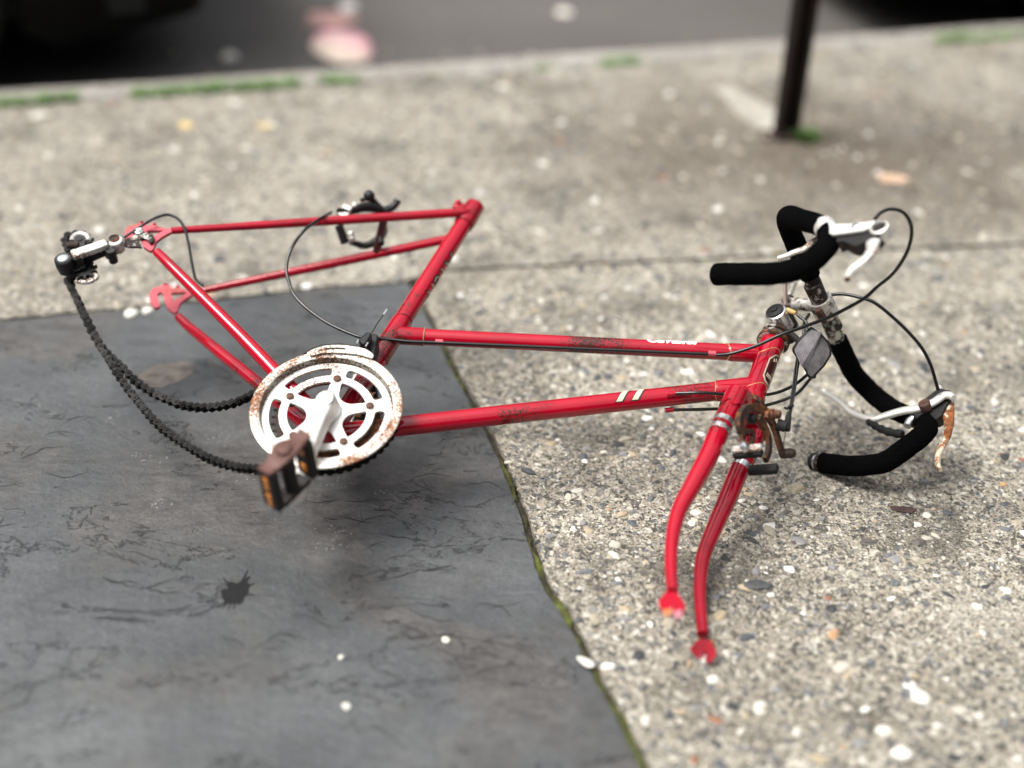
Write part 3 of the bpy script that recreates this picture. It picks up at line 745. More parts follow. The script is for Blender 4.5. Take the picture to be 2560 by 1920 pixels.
for s_ in (1, -1):
    do_ = V((-0.0198,0.0001,0.123)) if s_ > 0 else V((0, 0, 0)); do_.z = 0
    bp('dropout', G().plate(zkL, .0592 * s_ if s_ > 0 else -.0648, .0648 if s_ > 0 else -.0592, holes, mat=Matrix.Translation(do_)), 'red_dull', angle=30, bevel=.0008)
brR, brL = V(ssR0).lerp(seR, .72), V(ssL0).lerp(seL, .72)
BRC = (brR + brL) / 2
bp('brake_bridge', G().rod(brR, brL, .0068, 16), 'badge', label='dark maroon tube between the two seat stays')

# ---- fork (steered)
crown = bp('fork_crown', G().box((0, -HL - .0165, 0), .030, .026, .080, (1, 0, 0), (0, 1, 0)).rod((0, -HL, 0), (0, -HL - .030, 0), .0175, 24), 'red', True, bevel=.006)
ri = [(-0.0016,-0.1725,0.036),(-0.0033,-0.2087,0.038),(-0.0032,-0.265,0.041),(-0.0073,-0.3192,0.044),(-0.0119,-0.3646,0.046),(-0.0061,-0.4088,0.0475),(0.0087,-0.4577,0.049),(0.0287,-0.5056,0.05)]
le = [(-0.0008,-0.1676,-0.036),(-0.0021,-0.1968,-0.038),(-0.0067,-0.2218,-0.04),(-0.0116,-0.2738,-0.043),(-0.016,-0.3192,-0.0445),(-0.0183,-0.3682,-0.046),(-0.0106,-0.4099,-0.0475),(0.0027,-0.4504,-0.049),(0.0214,-0.4968,-0.05)]
tipsR = [(0.0214,-0.5055),(0.0179,-0.5138),(0.0149,-0.5207),(0.017,-0.5276),(0.0227,-0.5345),(0.0295,-0.5426),(0.0363,-0.5439),(0.0382,-0.5385),(0.0381,-0.5317),(0.0399,-0.5317),(0.042,-0.5399),(0.0468,-0.5466),(0.0514,-0.5472),(0.0548,-0.5425),(0.0566,-0.5331),(0.0543,-0.5263),(0.0459,-0.5167),(0.0366,-0.5084)]
tipsL = [(0.0177,-0.5039),(0.014,-0.5123),(0.0098,-0.5194),(0.0141,-0.5262),(0.023,-0.5315),(0.0285,-0.5362),(0.0319,-0.534),(0.0309,-0.5258),(0.034,-0.5247),(0.0374,-0.5298),(0.038,-0.5366),(0.041,-0.5406),(0.0475,-0.5391),(0.0512,-0.5308),(0.0488,-0.5213),(0.0417,-0.5132),(0.0338,-0.505)]
zb_ = [(-.030, .0), ]
for s_, pts_, tip, bands in ((1, ri, tipsR, [(-0.0045,-0.1985,0.0375),(-0.0048,-0.2192,0.0385)]), (-1, le, tipsL, [(-0.011,-0.195,-0.0395),(-0.0105,-0.211,-0.0405)])):
    top_ = (pts_[0][0] * .3, -HL - .012, .034 * s_)
    path = spl([top_] + pts_[(1 if s_ > 0 else 1):], 8)
    bl = bp('fork_blade', G().tube(path, [.0150, .0148, .0142, .0132, .0118, .0104, .0092, .0082, .0076], 22), 'red', True)
    for b_ in bands:
        i = min(range(len(path)), key=lambda k: (path[k] - V(b_)).length); t_ = (path[i + 1] - path[i - 1]).normalized()
        sp('chrome_band', G().tube([path[i] - t_ * .0042, path[i] + t_ * .0042], .0151, 24), 'chrome', bl, True)
    sp('fork_tip', G().plate(tip, .0482 * s_ if s_ > 0 else -.0528, .0528 if s_ > 0 else -.0482), 'red', bl, True, bevel=.0012)
    if s_ > 0:
        for poly_, mt_ in (([(0.0253,-0.5361),(0.04,-0.5338),(0.0408,-0.5408),(0.0389,-0.5459),(0.0322,-0.5452)], 'ochre'), ([(0.0429,-0.5381),(0.0526,-0.5354),(0.058,-0.5432),(0.054,-0.5496),(0.0489,-0.5489)], 'tip_pink')):
            sp('tip_lobe', G().plate(poly_, .0526, .0533), mt_, bl, True, bevel=.0003)  # thin ochre and pinkish plates over the lower lobes of this tip
    # scalloped crown sleeve
    g = G(); v_ = []; sl_d = (path[10] - path[2]).normalized(); c_ = path[2]; u = sl_d.orthogonal().normalized(); w_ = sl_d.cross(u)
    for k in range(41):
        a = 2 * math.pi * k / 40
        for h_ in (-.014, .016 + .004 * math.cos(a * 6)): v_.append(c_ + sl_d * h_ + (u * math.cos(a) + w_ * math.sin(a)) * .0164)
    g.add(v_, [(2 * k, 2 * k + 1, 2 * k + 3, 2 * k + 2) for k in range(40)])
    sp('crown_sleeve', g, 'red', bl, True)

# ---- headset, stem, bars
hsx = bp('headset', G().lathe([(.0165, -.003), (.0225, -.002), (.0235, .004), (.0215, .010), (.0175, .012), (.0175, .014), (.0215, .0145), (.0215, .020), (.0165, .021)], (0, 0, 0), (0, 1, 0), 36), 'alloy_dirty', True)
sp('bearing_race', G().lathe([(.0205, 0), (.0245, .001), (.0245, .005), (.0205, .006)], (0, -.002, 0), (0, 1, 0), 36), 'rust', hsx, True)
sp('lower_race', G().lathe([(.017, 0), (.0225, .002), (.0225, .010), (.017, .012)], (0, -HL - .011, 0), (0, 1, 0), 36), 'rust', hsx, True)
sp('lock_nut', G().lathe([(.0165, 0), (.0185, .001), (.0185, .008), (.0140, .010)], (0, .024, 0), (0, 1, 0), 6), 'dark_steel', hsx, True)
CLP = (.0640, .0665, 0)
stem = bp('stem', G().tube([(0, .020, 0), (0, .072, 0), (0, .086, 0)], [.0112, .0112, .0118], 24).ball((0, .086, 0), .0118)
    .tube(spl([(0, .078, 0), (.018, .0800, 0), (.040, .0735, 0), (.056, .0680, 0)], 6), [.0125, .0105, .0095, .0110], 18, flat=(1.05, .9))
    .ring([(.0135, -.0150), (.0185, -.0165), (.0185,   .0165), (.0135, .0150)], CLP, (0, 0, 1), 36), 'alloy_dirty', True, bevel=.0006)
sp('clamp_bolt', G().rod((.066, .046, -.013), (.066, .046, .013), .0045, 12).box((.066, .048, 0), .010, .012, .020), 'bolt', stem, True, bevel=.001)
sp('expander_bolt', G().lathe([(.006, 0), (.006, .004), (.002, .0045)], (0, .097, 0), (0, 1, 0), 6), 'dark_steel', stem, True)
barR = [CLP, (.0640, .0735, .056), (.0640, .0765, .110), (.0665, .0760, .140), (.0740, .0690, .166), (.0900, .0540, .182), (.1150, .0330, .187), (.1400, .0180, .187), (.1590, .0030, .186), (.1700, -.0230, .186), (.1660, -.0450, .186), (.1520, -.0640, .186), (.1330, -.0740, .186), (.1040, -.0755, .186), (.0560, -.0665, .186), (.0093, -.0565, .186)]
barL = [CLP, (.0640, .0590, -.056), (.0640, .0570, -.110), (.0655, .0570, -.140), (.0740, .0570, -.168), (.0900, .0460, -.183), (.1180, .0240, -.187), (.1450, .0080, -.187), (.1640, -.0030, -.186), (.1775, -.0180, -.186), (.1740, -.0330, -.186), (.1570, -.0535, -.186), (.1310, -.0805, -.186), (.1120, -.0870, -.186), (.0710, -.0866, -.186), (.0127, -.0737, -.186)]
full = list(reversed(barR)) + barL[1:]
bar = bp('handlebar', G().tube(spl(full, 6), .0119, 20).rod((CLP[0], CLP[1], -.045), (CLP[0], CLP[1], .045), .0131, 24), 'pitted', True)
def wobbly(path, r, seg, seed):
    g = G().tube(path, r, seg); 
    for i, p in enumerate(g.v):
        c = path[min(i // seg, len(path) - 1)]; d_ = V(p) - c
        g.v[i] = tuple(c + d_ * (1 + .045 * noise.noise(V(p) * 60 + V((seed, 0, 0))) + .03 * noise.noise(V(p) * 220)))
    return g
for pts_, s_ in ((barR, 1), (barL, -1)):
    up_ = spl(pts_, 10); 
    cut0 = 10 if s_ > 0 else 11
    sp('foam_grip', wobbly(up_[cut0:79], .0152, 24, s_), 'foam', bar, True, angle=70)     # bar top up to the hood
    sp('foam_grip', wobbly(up_[(83 if s_ > 0 else 81):(151 if s_ > 0 else 149)], .0157, 24, s_ + 5), 'foam', bar, True, angle=70)  # the drop
e_ = V(barL[-1]); ed = (V(barL[-1]) - V(barL[-2])).normalized()
sp('bar_end', G().tube([e_ - ed * .004, e_ - ed * .000], .0128, 20), 'chrome', bar, True)
sp('bar_plug', G().tube([e_ - ed * .001, e_ + ed * .004, e_ + ed * .007], [.0140, .0140, .0115], 20), 'rubber', bar, True)

# ---- brake levers
def lever_set(side):
    z = .186 * side
    b0 = (barR if side > 0 else barL)[8]
    return z, V(b0)
# right (upper) lever
z, b0 = lever_set(1)
bodyR = [(0.1751,-0.0015),(0.1825,-0.0095),(0.2046,-0.0141),(0.2335,-0.0169),(0.2352,-0.0155),(0.2412,-0.0189),(0.2347,-0.029),(0.2254,-0.0336),(0.2076,-0.0332),(0.1835,-0.0319),(0.1702,-0.022),(0.1655,-0.01),(0.1655,-0.0003)]
lr = bp('brake_lever', G().plate(bodyR, .1965, .2005).ring([(.0125, -.008), (.0158, -.009), (.0158, .009), (.0125, .008)], b0, (barR[9][0] - barR[7][0], barR[9][1] - barR[7][1], 0), 24), 'alloy', True, bevel=.001, label='clean bright upper brake lever')
bodR2 = [(0.1784,-0.0088),(0.1979,-0.0137),(0.2161,-0.0148),(0.2249,-0.0111),(0.2309,-0.0055),(0.2352,-0.0066),(0.2465,-0.0214),(0.2502,-0.0363),(0.2473,-0.0461),(0.2435,-0.0469),(0.2291,-0.0497),(0.2195,-0.0567),(0.2112,-0.0524),(0.1971,-0.0408),(0.1893,-0.0425)]
sp('hood_body', G().plate(bodR2, .1765, .1950), 'dark_steel', lr, True, bevel=.003)
hubR = (0.246,-0.0283,0.188)
sp('lever_hub', G().rod((hubR[0], hubR[1], hubR[2] - .006), (hubR[0], hubR[1], hubR[2] + .006), .0105, 22), 'dark_steel', lr, True)
sp('lever_cap', G().ring([(.0098, -.006), (.0128, -.007), (.0128, .009), (.0098, .010)], hubR, (0, 0, 1), 24), 'alloy', lr, True)
sp('pivot_bolt', G().lathe([(.0052, 0), (.0052, .0012), (.0040, .0018)], (0.2125,-0.0209,0.2005), (0, 0, 1), 16), 'chrome', lr, True)
lvc = [(0.2314,-0.008,0.19),(0.2334,-0.0274,0.19),(0.2386,-0.0451,0.19),(0.2416,-0.0631,0.19),(0.2388,-0.0784,0.19),(0.2313,-0.0903,0.19),(0.2239,-0.0988,0.19),(0.2206,-0.1081,0.19),(0.2208,-0.1171,0.19)]
def blade(path, widths, thick):
    # a lever: strip with rounded section, width in the lever's plane
    P = spl(path, 5); g = G(); n = len(P); v_ = []; f_ = []; seg = 10
    for i in range(n):
        t = (P[min(i + 1, n - 1)] - P[max(0, i - 1)]).normalized(); s_ = V((-t.y, t.x, 0)).normalized(); k = i / (n - 1) * (len(widths) - 1); j = min(int(k), len(widths) - 2)
        w_ = widths[j] + (widths[j + 1] - widths[j]) * (k - j)
        for q in range(seg):
            a = 2 * math.pi * q / seg; v_.append(P[i] + s_ * math.cos(a) * w_ + V((0, 0, 1)) * math.sin(a) * thick)
    for i in range(n - 1):
        for q in range(seg): f_.append((i * seg + q, i * seg + (q + 1) % seg, (i + 1) * seg + (q + 1) % seg, (i + 1) * seg + q))
    f_ += [tuple(range(seg)), tuple(range((n - 1) * seg, n * seg))]
    return g.add(v_, f_)
sp('lever_blade', blade(lvc, [.0085, .0105, .0100, .0082, .0070, .0060, .0052, .0042, .0030], .0050), 'alloy', lr, True, angle=60)
sp('lever_tip', G().ball(lvc[-1], .0042), 'rust', lr, True)
exR = [(0.0818,-0.0124,0.162),(0.0942,-0.0092,0.162),(0.1035,-0.0046,0.162),(0.1174,-0.0012,0.162),(0.1239,0.0071,0.162),(0.1289,0.0145,0.162),(0.1439,0.0231,0.162),(0.1655,0.0226,0.162)]
sp('extension_lever', blade(exR, [.0035, .0042, .0045, .0045, .0042, .0042, .005], .0035), 'alloy', lr, True, angle=60)
# left (lower) lever
z, b0 = lever_set(-1)
ll = bp('brake_lever', G().plate([(0.1669,0.0338),(0.1772,0.0456),(0.1834,0.0534),(0.2043,0.0448),(0.2063,0.0288),(0.1987,-0.0063),(0.1915,-0.0131),(0.1747,0.0041)], -.196, -.1765).ring([(.0125, -.008), (.0158, -.009), (.0158, .009), (.0125, .008)], b0, (barL[9][0] - barL[7][0], barL[9][1] - barL[7][1], 0), 24), 'dark_steel', True, bevel=.003, label='rusty lower brake lever')
lvl = [(0.1933,0.0422,-0.186),(0.1963,0.0262,-0.186),(0.201,0.0114,-0.186),(0.2079,-0.0073,-0.186),(0.2113,-0.0279,-0.186),(0.2108,-0.0454,-0.186),(0.2076,-0.0624,-0.186),(0.2057,-0.0793,-0.186),(0.2081,-0.0941,-0.186),(0.2142,-0.1066,-0.186)]
sp('lever_blade', blade(lvl, [.0110, .0135, .0120, .0082, .0062, .0056, .0052, .0046, .0040, .0030], .0050), 'lever_rust', ll, True, angle=60)
exL = [(0.2148,0.0213,-0.17),(0.2071,0.0275,-0.17),(0.1976,0.0274,-0.17),(0.1889,0.0182,-0.17),(0.1787,0.0116,-0.17),(0.1626,0.0058,-0.17),(0.1398,0.0034,-0.17),(0.1138,-0.004,-0.17),(0.0948,-0.0084,-0.17),(0.0608,0.0072,-0.17),(0.0386,0.028,-0.17),(0.0188,0.046,-0.17),(0.0001,0.0605,-0.17)]
sp('extension_lever', blade(exL, [.0050, .0068, .0074, .0072, .0076, .0076, .0072, .0064, .0058, .0050, .0046, .0046, .0054], .0048).ball(exL[-1], .0066), 'alloy', ll, True, angle=60)
pbv = (0.1756,0.0072,-0.165)
sp('pivot_bolt', G().lathe([(.0090, -.008), (.0090, .003), (.0078, .0045)], pbv, (0, 0, 1), 20).box((pbv[0], pbv[1], pbv[2] + .0046), .013, .0016, .0012, (1, .3, 0)), 'bolt', ll, True)
sp('clamp_ring', G().tube([(0.1499,-0.0212,-0.178),(0.1517,-0.0111,-0.178),(0.1582,-0.0054,-0.178)], .0062, 14), 'chrome', ll, True)
sp('torn_hose', G().tube(spl([(0.079,0.0028,-0.172),(0.092,-0.0123,-0.172),(0.1072,-0.0248,-0.172),(0.126,-0.0356,-0.172),(0.1499,-0.0439,-0.172)], 8), [.0034, .0056, .0044, .0062, .0046, .0064, .0048, .0066, .0050, .0068, .0052, .0068, .0056], 12), 'rubber', ll, True)
g = G()
for dx in (-14, 2): g.tube([(0.0799,0.0019,-0.172), (0.0716,0.0167,-0.172) if dx < 0 else (0.0754,0.0157,-0.172)], .0009, 5)
sp('wire_strand', g, 'bolt', ll, True)
sp('cable_ferrule', G().rod((0.1818,0.0543,-0.186), (0.1787,0.0627,-0.186), .0056, 14), 'alloy', ll, True)

# ---- shifters on the stem
sh = bp('shift_lever', G().tube([(0.0149,0.0535,0.02),(0.0109,0.0688,0.022),(0.0084,0.0825,0.026),(0.0056,0.0979,0.03)], [.0052, .0046, .0044, .0050], 12, flat=(1, .55)), 'brown_lever', True, angle=60, label='brown-grey shift lever')
boss = (0.0075,0.0333,0.026)
sp('shifter_barrel', G().lathe([(.0150, -.030), (.0150, .000), (.0165, .001), (.0165, .004), (.0150, .005)], boss, (0, 0, 1), 30), 'chrome', sh, True)
sp('shifter_cap', G().lathe([(.0138, .004), (.0138, .008), (.006, .009), (.005, .011), (.001, .0112)], boss, (0, 0, 1), 26), 'black', sh, True)
sh2 = bp('shift_lever', G().tube([(-0.0084,0.1074,-0.01),(-0.0054,0.1144,-0.006),(-0.0001,0.1203,0.0),(0.0059,0.1268,0.008)], [.0056, .0050, .0046, .0050], 12, flat=(1, .55)), 'alloy', True, angle=60, label='bright metal shift lever')
sp('shifter_clamp', G().ring([(.0115, -.008), (.0165, -.008), (.0165, .008), (.0115, .008)], (0, .046, 0), (0, 1, 0), 28).rod((boss[0], boss[1], -.030), (boss[0], boss[1], .020), .0095, 18).box((.004, .050, 0), .030, .014, .040), 'dark_steel', sh2, True, bevel=.002)
g = G().tube([(0.0164,0.0495,0.016),(0.0233,0.0461,0.016),(0.0333,0.0406,0.016)], [.0048, .0042, .0030], 12)
sp('barrel_adjuster', g, 'gold', sh2, True)

# ---- reflector on its bracket
rfo = [(0.438,0.549,0.0656),(0.453,0.5521,0.0595),(0.4676,0.5522,0.0515),(0.476,0.548,0.0442),(0.4789,0.543,0.0394),(0.4792,0.5293,0.0303),(0.4747,0.5069,0.0182),(0.4701,0.505,0.0194),(0.4615,0.508,0.0262),(0.4362,0.5121,0.0426),(0.4332,0.5142,0.0457),(0.4331,0.5262,0.0535)]
rc = V((0, 0, 0))
for q in rfo: rc += V(q)
rc /= len(rfo)
VD = V((0.5583,-1.3026,1.496)).normalized()
FN = (VD * .86 + V(SN) * .5).normalized()
RX = VD.orthogonal().normalized(); RY = VD.cross(RX)
o2 = [((V(q) - rc).dot(RX), (V(q) - rc).dot(RY)) for q in rfo]
MR = Matrix((RX, RY, VD)).transposed().to_4x4(); MR.translation = rc
area2 = sum(a[0] * b[1] - a[1] * b[0] for a, b in zip(o2, o2[1:] + o2[:1]))
if area2 < 0: o2 = o2[::-1]
rf = bp('reflector', G().plate([(x * 1.06, y * 1.06) for x, y in o2], -.016, -.002, mat=MR), 'black', bevel=.002)
g = G(); n_ = len(o2); cxy = (0, 0)
# faceted lens: a raised central ridge
inner = [(x * .93, y * .93) for x, y in o2]

P_ = [V((x, y, -.001)) for x, y in inner]
la, lb = MR.inverted() @ V((0.4531,0.555,0.0613)), MR.inverted() @ V((0.4549,0.5072,0.0292))
la.z = lb.z = .004
def sidesign(p): return (lb.x - la.x) * (p.y - la.y) - (lb.y - la.y) * (p.x - la.x)
A_ = [p for p in P_ if sidesign(p) > 0]; B_ = [p for p in P_ if sidesign(p) <= 0]
k0 = next(i for i in range(n_) if sidesign(P_[i]) > 0 and sidesign(P_[i - 1]) <= 0)
seq = P_[k0:] + P_[:k0]; A_ = [p for p in seq if sidesign(p) > 0]; B_ = [p for p in seq if sidesign(p) <= 0]
near_l = lambda p: min((la, lb), key=lambda q: (q - p).length)
for side_ in (A_, B_):
    e0, e1 = near_l(side_[0]), near_l(side_[-1])
    vv = [p + V((0, 0, 0)) for p in side_] + ([e1, e0] if e0 is not e1 else [e0])
    g.add([MR @ p for p in vv], [tuple(range(len(vv)))])
g.add([MR @ V((x, y, -.0015)) for x, y in inner], [tuple(range(n_))])
sp('reflector_lens', g, 'lens', rf, angle=5)
sp('reflector_bracket', G().tube([V(rc) - VD * .012, steer((.030, .006, .008)), steer((.016, .020, .0))], .005, 10), 'dark_steel', rf)

# ---- cables
cab = lambda p, r=.0026, n=6: G().tube(spl(p, n), r, 10)
c1 = [(0.4733,0.5923,0.2681),(0.4744,0.607,0.27),(0.4807,0.6222,0.2686),(0.4935,0.6353,0.2606),(0.5063,0.6385,0.2456),(0.5142,0.6338,0.2273),(0.5172,0.6231,0.2052),(0.5128,0.6089,0.1785),(0.4999,0.5954,0.1522),(0.4909,0.5852,0.1327),(0.4739,0.5724,0.1108),(0.4559,0.5599,0.0902),(0.4298,0.5444,0.0661),(0.4041,0.5261,0.0456),(0.3827,0.4987,0.0303),(0.359,0.4737,0.0183),(0.342,0.4605,0.0138)]
c1 += [(0.3298,0.4536,0.0129),(0.0197,0.2236,0.0148),(-0.0209,0.1933,0.015),(-0.0622,0.1654,0.0171)]
c1 += [(-0.0596,0.1498,0.0296),(-0.0775,0.1452,0.0259),(-0.1066,0.1408,0.0225),(-0.143,0.1379,0.0203),(-0.1835,0.139,0.0212),(-0.2154,0.1443,0.0248),(-0.2367,0.1549,0.0316),(-0.2559,0.1697,0.0395),(-0.2708,0.1971,0.0496),(-0.2718,0.2279,0.0644),(-0.2791,0.2687,0.0546),(-0.299,0.3087,0.0272)]
bp('rear_brake_cable', cab(c1), 'cable')
c2 = [(0.4139,0.6315,0.038),(0.4171,0.6375,0.0457),(0.4238,0.6422,0.0503),(0.4395,0.6485,0.0556),(0.4644,0.6535,0.0595),(0.4807,0.6571,0.0585),(0.5047,0.6621,0.0469),(0.5368,0.6659,0.0293),(0.5649,0.6661,0.0119),(0.5869,0.661,-0.0054),(0.6034,0.6528,-0.0213),(0.6133,0.6476,-0.0311),(0.6129,0.649,-0.0301)]
bp('front_brake_cable', cab(c2), 'cable')
c3 = [(0.3877,0.6017,0.0184),(0.3968,0.5992,0.018),(0.4091,0.5959,0.0178),(0.4183,0.5848,0.0148),(0.4341,0.5676,0.0089),(0.4505,0.5492,0.0005),(0.4565,0.5322,-0.0049),(0.4566,0.5223,-0.0068),(0.4508,0.495,-0.0085),(0.4372,0.4632,-0.0053),(0.4142,0.4274,0.0067),(0.3742,0.3841,0.0219),(0.3371,0.3611,0.014)]
g_ = bp('shift_cable', cab(c3, .0024), 'cable')
c4 = [(0.4024,0.6166,0.0147),(0.4043,0.6032,0.0128),(0.4132,0.585,0.0082),(0.4481,0.557,-0.0009),(0.467,0.534,-0.0075),(0.4648,0.5287,-0.0064),(0.4648,0.494,-0.0088),(0.4525,0.4695,-0.0147),(0.4339,0.4437,-0.0175),(0.4106,0.4208,-0.0158),(0.3908,0.3998,-0.0156),(0.3633,0.3733,-0.0139),(0.3378,0.3493,-0.012)]
bp('shift_cable', cab(c4, .0024), 'cable')
c5 = [(0.427,0.5479,0.0187),(0.4471,0.5055,0.0186),(0.4634,0.4738,0.0189),(0.4767,0.4465,0.0195),(0.4872,0.4251,0.0202)]
c6 = [(0.4299,0.5504,0.0187),(0.4497,0.5077,0.0186),(0.4658,0.4759,0.0188),(0.4797,0.4458,0.0195),(0.4886,0.4263,0.0202)]
fc = bp('brake_cable_end', G().tube(c5, .0016, 8).tube(c6, .0016, 8), 'cable')
adj = [(0.4851,0.4288,0.0238),(0.4884,0.4215,0.0217),(0.4925,0.4136,0.0194),(0.497,0.4036,0.0166)]
sp('barrel_adjuster', G().tube(adj, [.0030, .0040, .0046, .0046, .0060, .0060], 14).tube([(0.4948,0.4062,0.0195),(0.4879,0.4036,0.0194),(0.4821,0.4017,0.0196)], [.0085, .0078, .0085], 14), 'rubber', fc)
sp('wire_strand', G().tube([(0.498,0.4016,0.0148),(0.5057,0.384,0.0208),(0.5131,0.3683,0.0262)], .0008, 6), 'dark_steel', fc)
sp('cable_tie', G().tube([(0.4746,0.432,0.0227),(0.4785,0.4331,0.0212),(0.4803,0.4395,0.0244),(0.4841,0.4418,0.0238)], .0020, 8), 'black', fc)
c7 = [(-0.4674,0.0357,0.0708),(-0.4642,0.0543,0.0737),(-0.4597,0.079,0.0774),(-0.4539,0.0977,0.0788),(-0.4471,0.1101,0.0775),(-0.4308,0.1149,0.0741),(-0.4139,0.1109,0.0676),(-0.3958,0.0998,0.0574),(-0.3737,0.0835,0.0439),(-0.3582,0.0727,0.0347),(-0.3492,0.0682,0.0302),(-0.335,0.0688,0.0271)]
bp('derailleur_cable', cab(c7, .0023), 'cable')
ws = [(-0.0574,0.1506,0.045),(-0.0647,0.1711,0.045),(-0.0688,0.1869,0.045)]; we = [(-0.0688,0.1869,0.045),(-0.0726,0.1985,0.045)]
lw = bp('frayed_cable', G().tube(ws, .0008, 6), 'dark_steel'); sp('crimp', G().tube(we, .0018, 8), 'chrome', lw)

# ---- front brake caliper (rusty)
XB = .034
def caliper(path, r0, r1, depth=.006, x=XB, mat_=YZ, n=6):
    P = spl([(p[0], p[1], 0) for p in path], n); g = G(); v_ = []; f_ = []; m = len(P)
    for i in range(m):
        t = (P[min(i + 1, m - 1)] - P[max(0, i - 1)]).normalized(); s_ = V((-t.y, t.x, 0)); w_ = r0 + (r1 - r0) * i / (m - 1)
        for (a, b) in ((-1, -1), (1, -1), (1, 1), (-1, 1)): v_.append(P[i] + s_ * a * w_ + V((0, 0, x + b * depth / 2)))
    for i in range(m - 1):
        for k in range(4): f_.append((i * 4 + k, i * 4 + (k + 1) % 4, (i + 1) * 4 + (k + 1) % 4, (i + 1) * 4 + k))
    f_ += [(0, 1, 2, 3), tuple(range((m - 1) * 4, m * 4))]
    return g.add(v_, f_, mat_)
a1 = [(-0.0045,-0.1506),(0.01,-0.1558),(0.0245,-0.1642),(0.0384,-0.1763),(0.0493,-0.1922),(0.054,-0.2074),(0.0512,-0.2178),(0.0433,-0.2232),(0.0343,-0.2207)]
pr1 = [(0.0392,-0.2229),(0.0354,-0.23),(0.0296,-0.2339),(0.0204,-0.2348)]; pr2 = [(0.0326,-0.2168),(0.0194,-0.2044),(0.0124,-0.2098),(0.0109,-0.2202),(0.0145,-0.234)]
a2 = [(0.017,-0.1699),(0.0,-0.1684),(-0.0147,-0.1702),(-0.0273,-0.1754),(-0.0394,-0.1799),(-0.051,-0.1837),(-0.0563,-0.1777)]
a3 = [(0.0231,-0.1799),(0.0091,-0.1811),(-0.0051,-0.1822),(-0.0175,-0.1874),(-0.0235,-0.1963),(-0.0261,-0.207),(-0.025,-0.2186)]
fb = bp('front_brake', G(), 'rust') if False else None
g = caliper(a1, .0068, .0056, .008); g.v += []
for q_, xx in ((pr1, .034), (pr2, .034)):
    c_ = caliper(q_, .0032, .0030, .006, xx); g.add(c_.v, c_.f)
c_ = caliper(a2, .0058, .0046, .006, .046); g.add(c_.v, c_.f)
c_ = caliper(a3, .0056, .0044, .006, .040); g.add(c_.v, c_.f)
fb = bp('front_brake', g, 'rust', True, bevel=.0012)
pc = (0.042,-0.1611,0.0069)
sp('pivot_bolt', G().rod((0, -HL - .020, 0), (.030, -HL - .022, 0), .005, 12).lathe([(.0085, 0), (.0085, .008), (.0060, .009), (.0060, .016), (.0045, .018)], (pc[0], pc[1], pc[2]), (1, .1, -.2), 8), 'bolt', fb, True)
kn = (0.046,-0.1777,-0.0563)
sp('cable_anchor', G().rod((kn[0] - .006, kn[1], kn[2]), (kn[0] + .010, kn[1], kn[2]), .0072, 8).ball((kn[0] + .010, kn[1], kn[2]), .0065), 'rust', fb, True)
pd1 = V((0.032,-0.2306,0.0134)); pd2 = V((0.036,-0.2276,-0.0335))
ps1 = sp('brake_shoe', G().box(pd1, .044, .0115, .005, (1, 0, 0), (0, 1, 0)), 'alloy', fb, True, bevel=.0012, label='silver brake shoe holder')
sp('brake_pad', G().box(pd1 - V((0, .0035, .0075)), .043, .0105, .009, (1, 0, 0), (0, 1, 0)), 'rubber', fb, True, bevel=.0015)
nb = (0.036,-0.2411,0.027)
sp('shoe_nut', G().lathe([(.0082, -.002), (.0082, .004), (.0055, .007), (.002, .0075)], nb, (1, .5, .3), 14), 'chrome', fb, True)
sp('brake_pad', G().box(pd2, .044, .014, .010, (1, .0, 0), (0, 1, 0)), 'rubber', fb, True, bevel=.002)
sp('brake_spring', G().tube([(0.03,-0.1894,0.0293),(0.03,-0.1763,0.0205),(0.03,-0.1733,0.0071),(0.03,-0.1748,-0.0119),(0.03,-0.1814,-0.023)], .0016, 8).ball((0.032,-0.1854,0.0255), .008), 'dark_steel', fb, True)

# ---- rear brake caliper (black), in the plane square to the seat stays
sd_ = (seat_top - V(ssR0).lerp(V(ssL0), .5)).normalized()
Zb = V((0.722,0.6919,0.0))
ra = [(-0.2496,0.38,0.0094),(-0.2549,0.3747,0.0122),(-0.2623,0.3682,0.0166),(-0.2685,0.3616,0.0197),(-0.2738,0.3539,0.0211),(-0.2781,0.3449,0.0208),(-0.2836,0.3351,0.0214),(-0.2911,0.3243,0.0236),(-0.2966,0.3194,0.0269)]
rb_ = [(-0.2506,0.3788,0.0097),(-0.2472,0.3866,0.0103),(-0.2446,0.3943,0.0117),(-0.244,0.4009,0.0147),(-0.2449,0.4056,0.0182)]
rc_ = [(-0.2454,0.3704,-0.0172),(-0.2426,0.3656,-0.0228),(-0.2425,0.3582,-0.027),(-0.2447,0.3477,-0.0303),(-0.2482,0.3363,-0.0327),(-0.2542,0.3269,-0.0315),(-0.2622,0.3201,-0.0265),(-0.269,0.3142,-0.0225)]
rd_ = [(-0.251,0.3782,0.0099),(-0.2605,0.3756,0.0187),(-0.2676,0.3737,0.0253),(-0.2741,0.371,0.0308)]
re_ = [(-0.2734,0.3702,0.0296),(-0.2769,0.3638,0.03),(-0.2805,0.3575,0.0303)]
rbk = bp('rear_brake', G().tube(spl(ra, 5), [.006, .0085, .0095, .0085, .006, .005], 10, flat=(1, .7)).tube(spl(rb_, 5), [.007, .0065, .0062, .0060], 10).tube(spl(rc_, 5), [.006, .0065, .0065, .0060, .0055, .0045], 10).tube(spl(rd_, 4), [.005, .0048, .006], 10).tube(re_, .0035, 8), 'black')
rk = (-0.275,0.3722,0.0325)
sp('cable_anchor', G().ball(rk, .0095).rod(V(rk) + V((0, 0, -.006)), V(rk) + V((0, 0, .008)), .006, 8), 'black', rbk)
pads = [(-0.2859,0.31,0.0066),(-0.268,0.3028,-0.0167)]
sp('brake_pad', G().tube(pads, [.0085, .0085], 10, flat=(1, .8)), 'rubber', rbk)
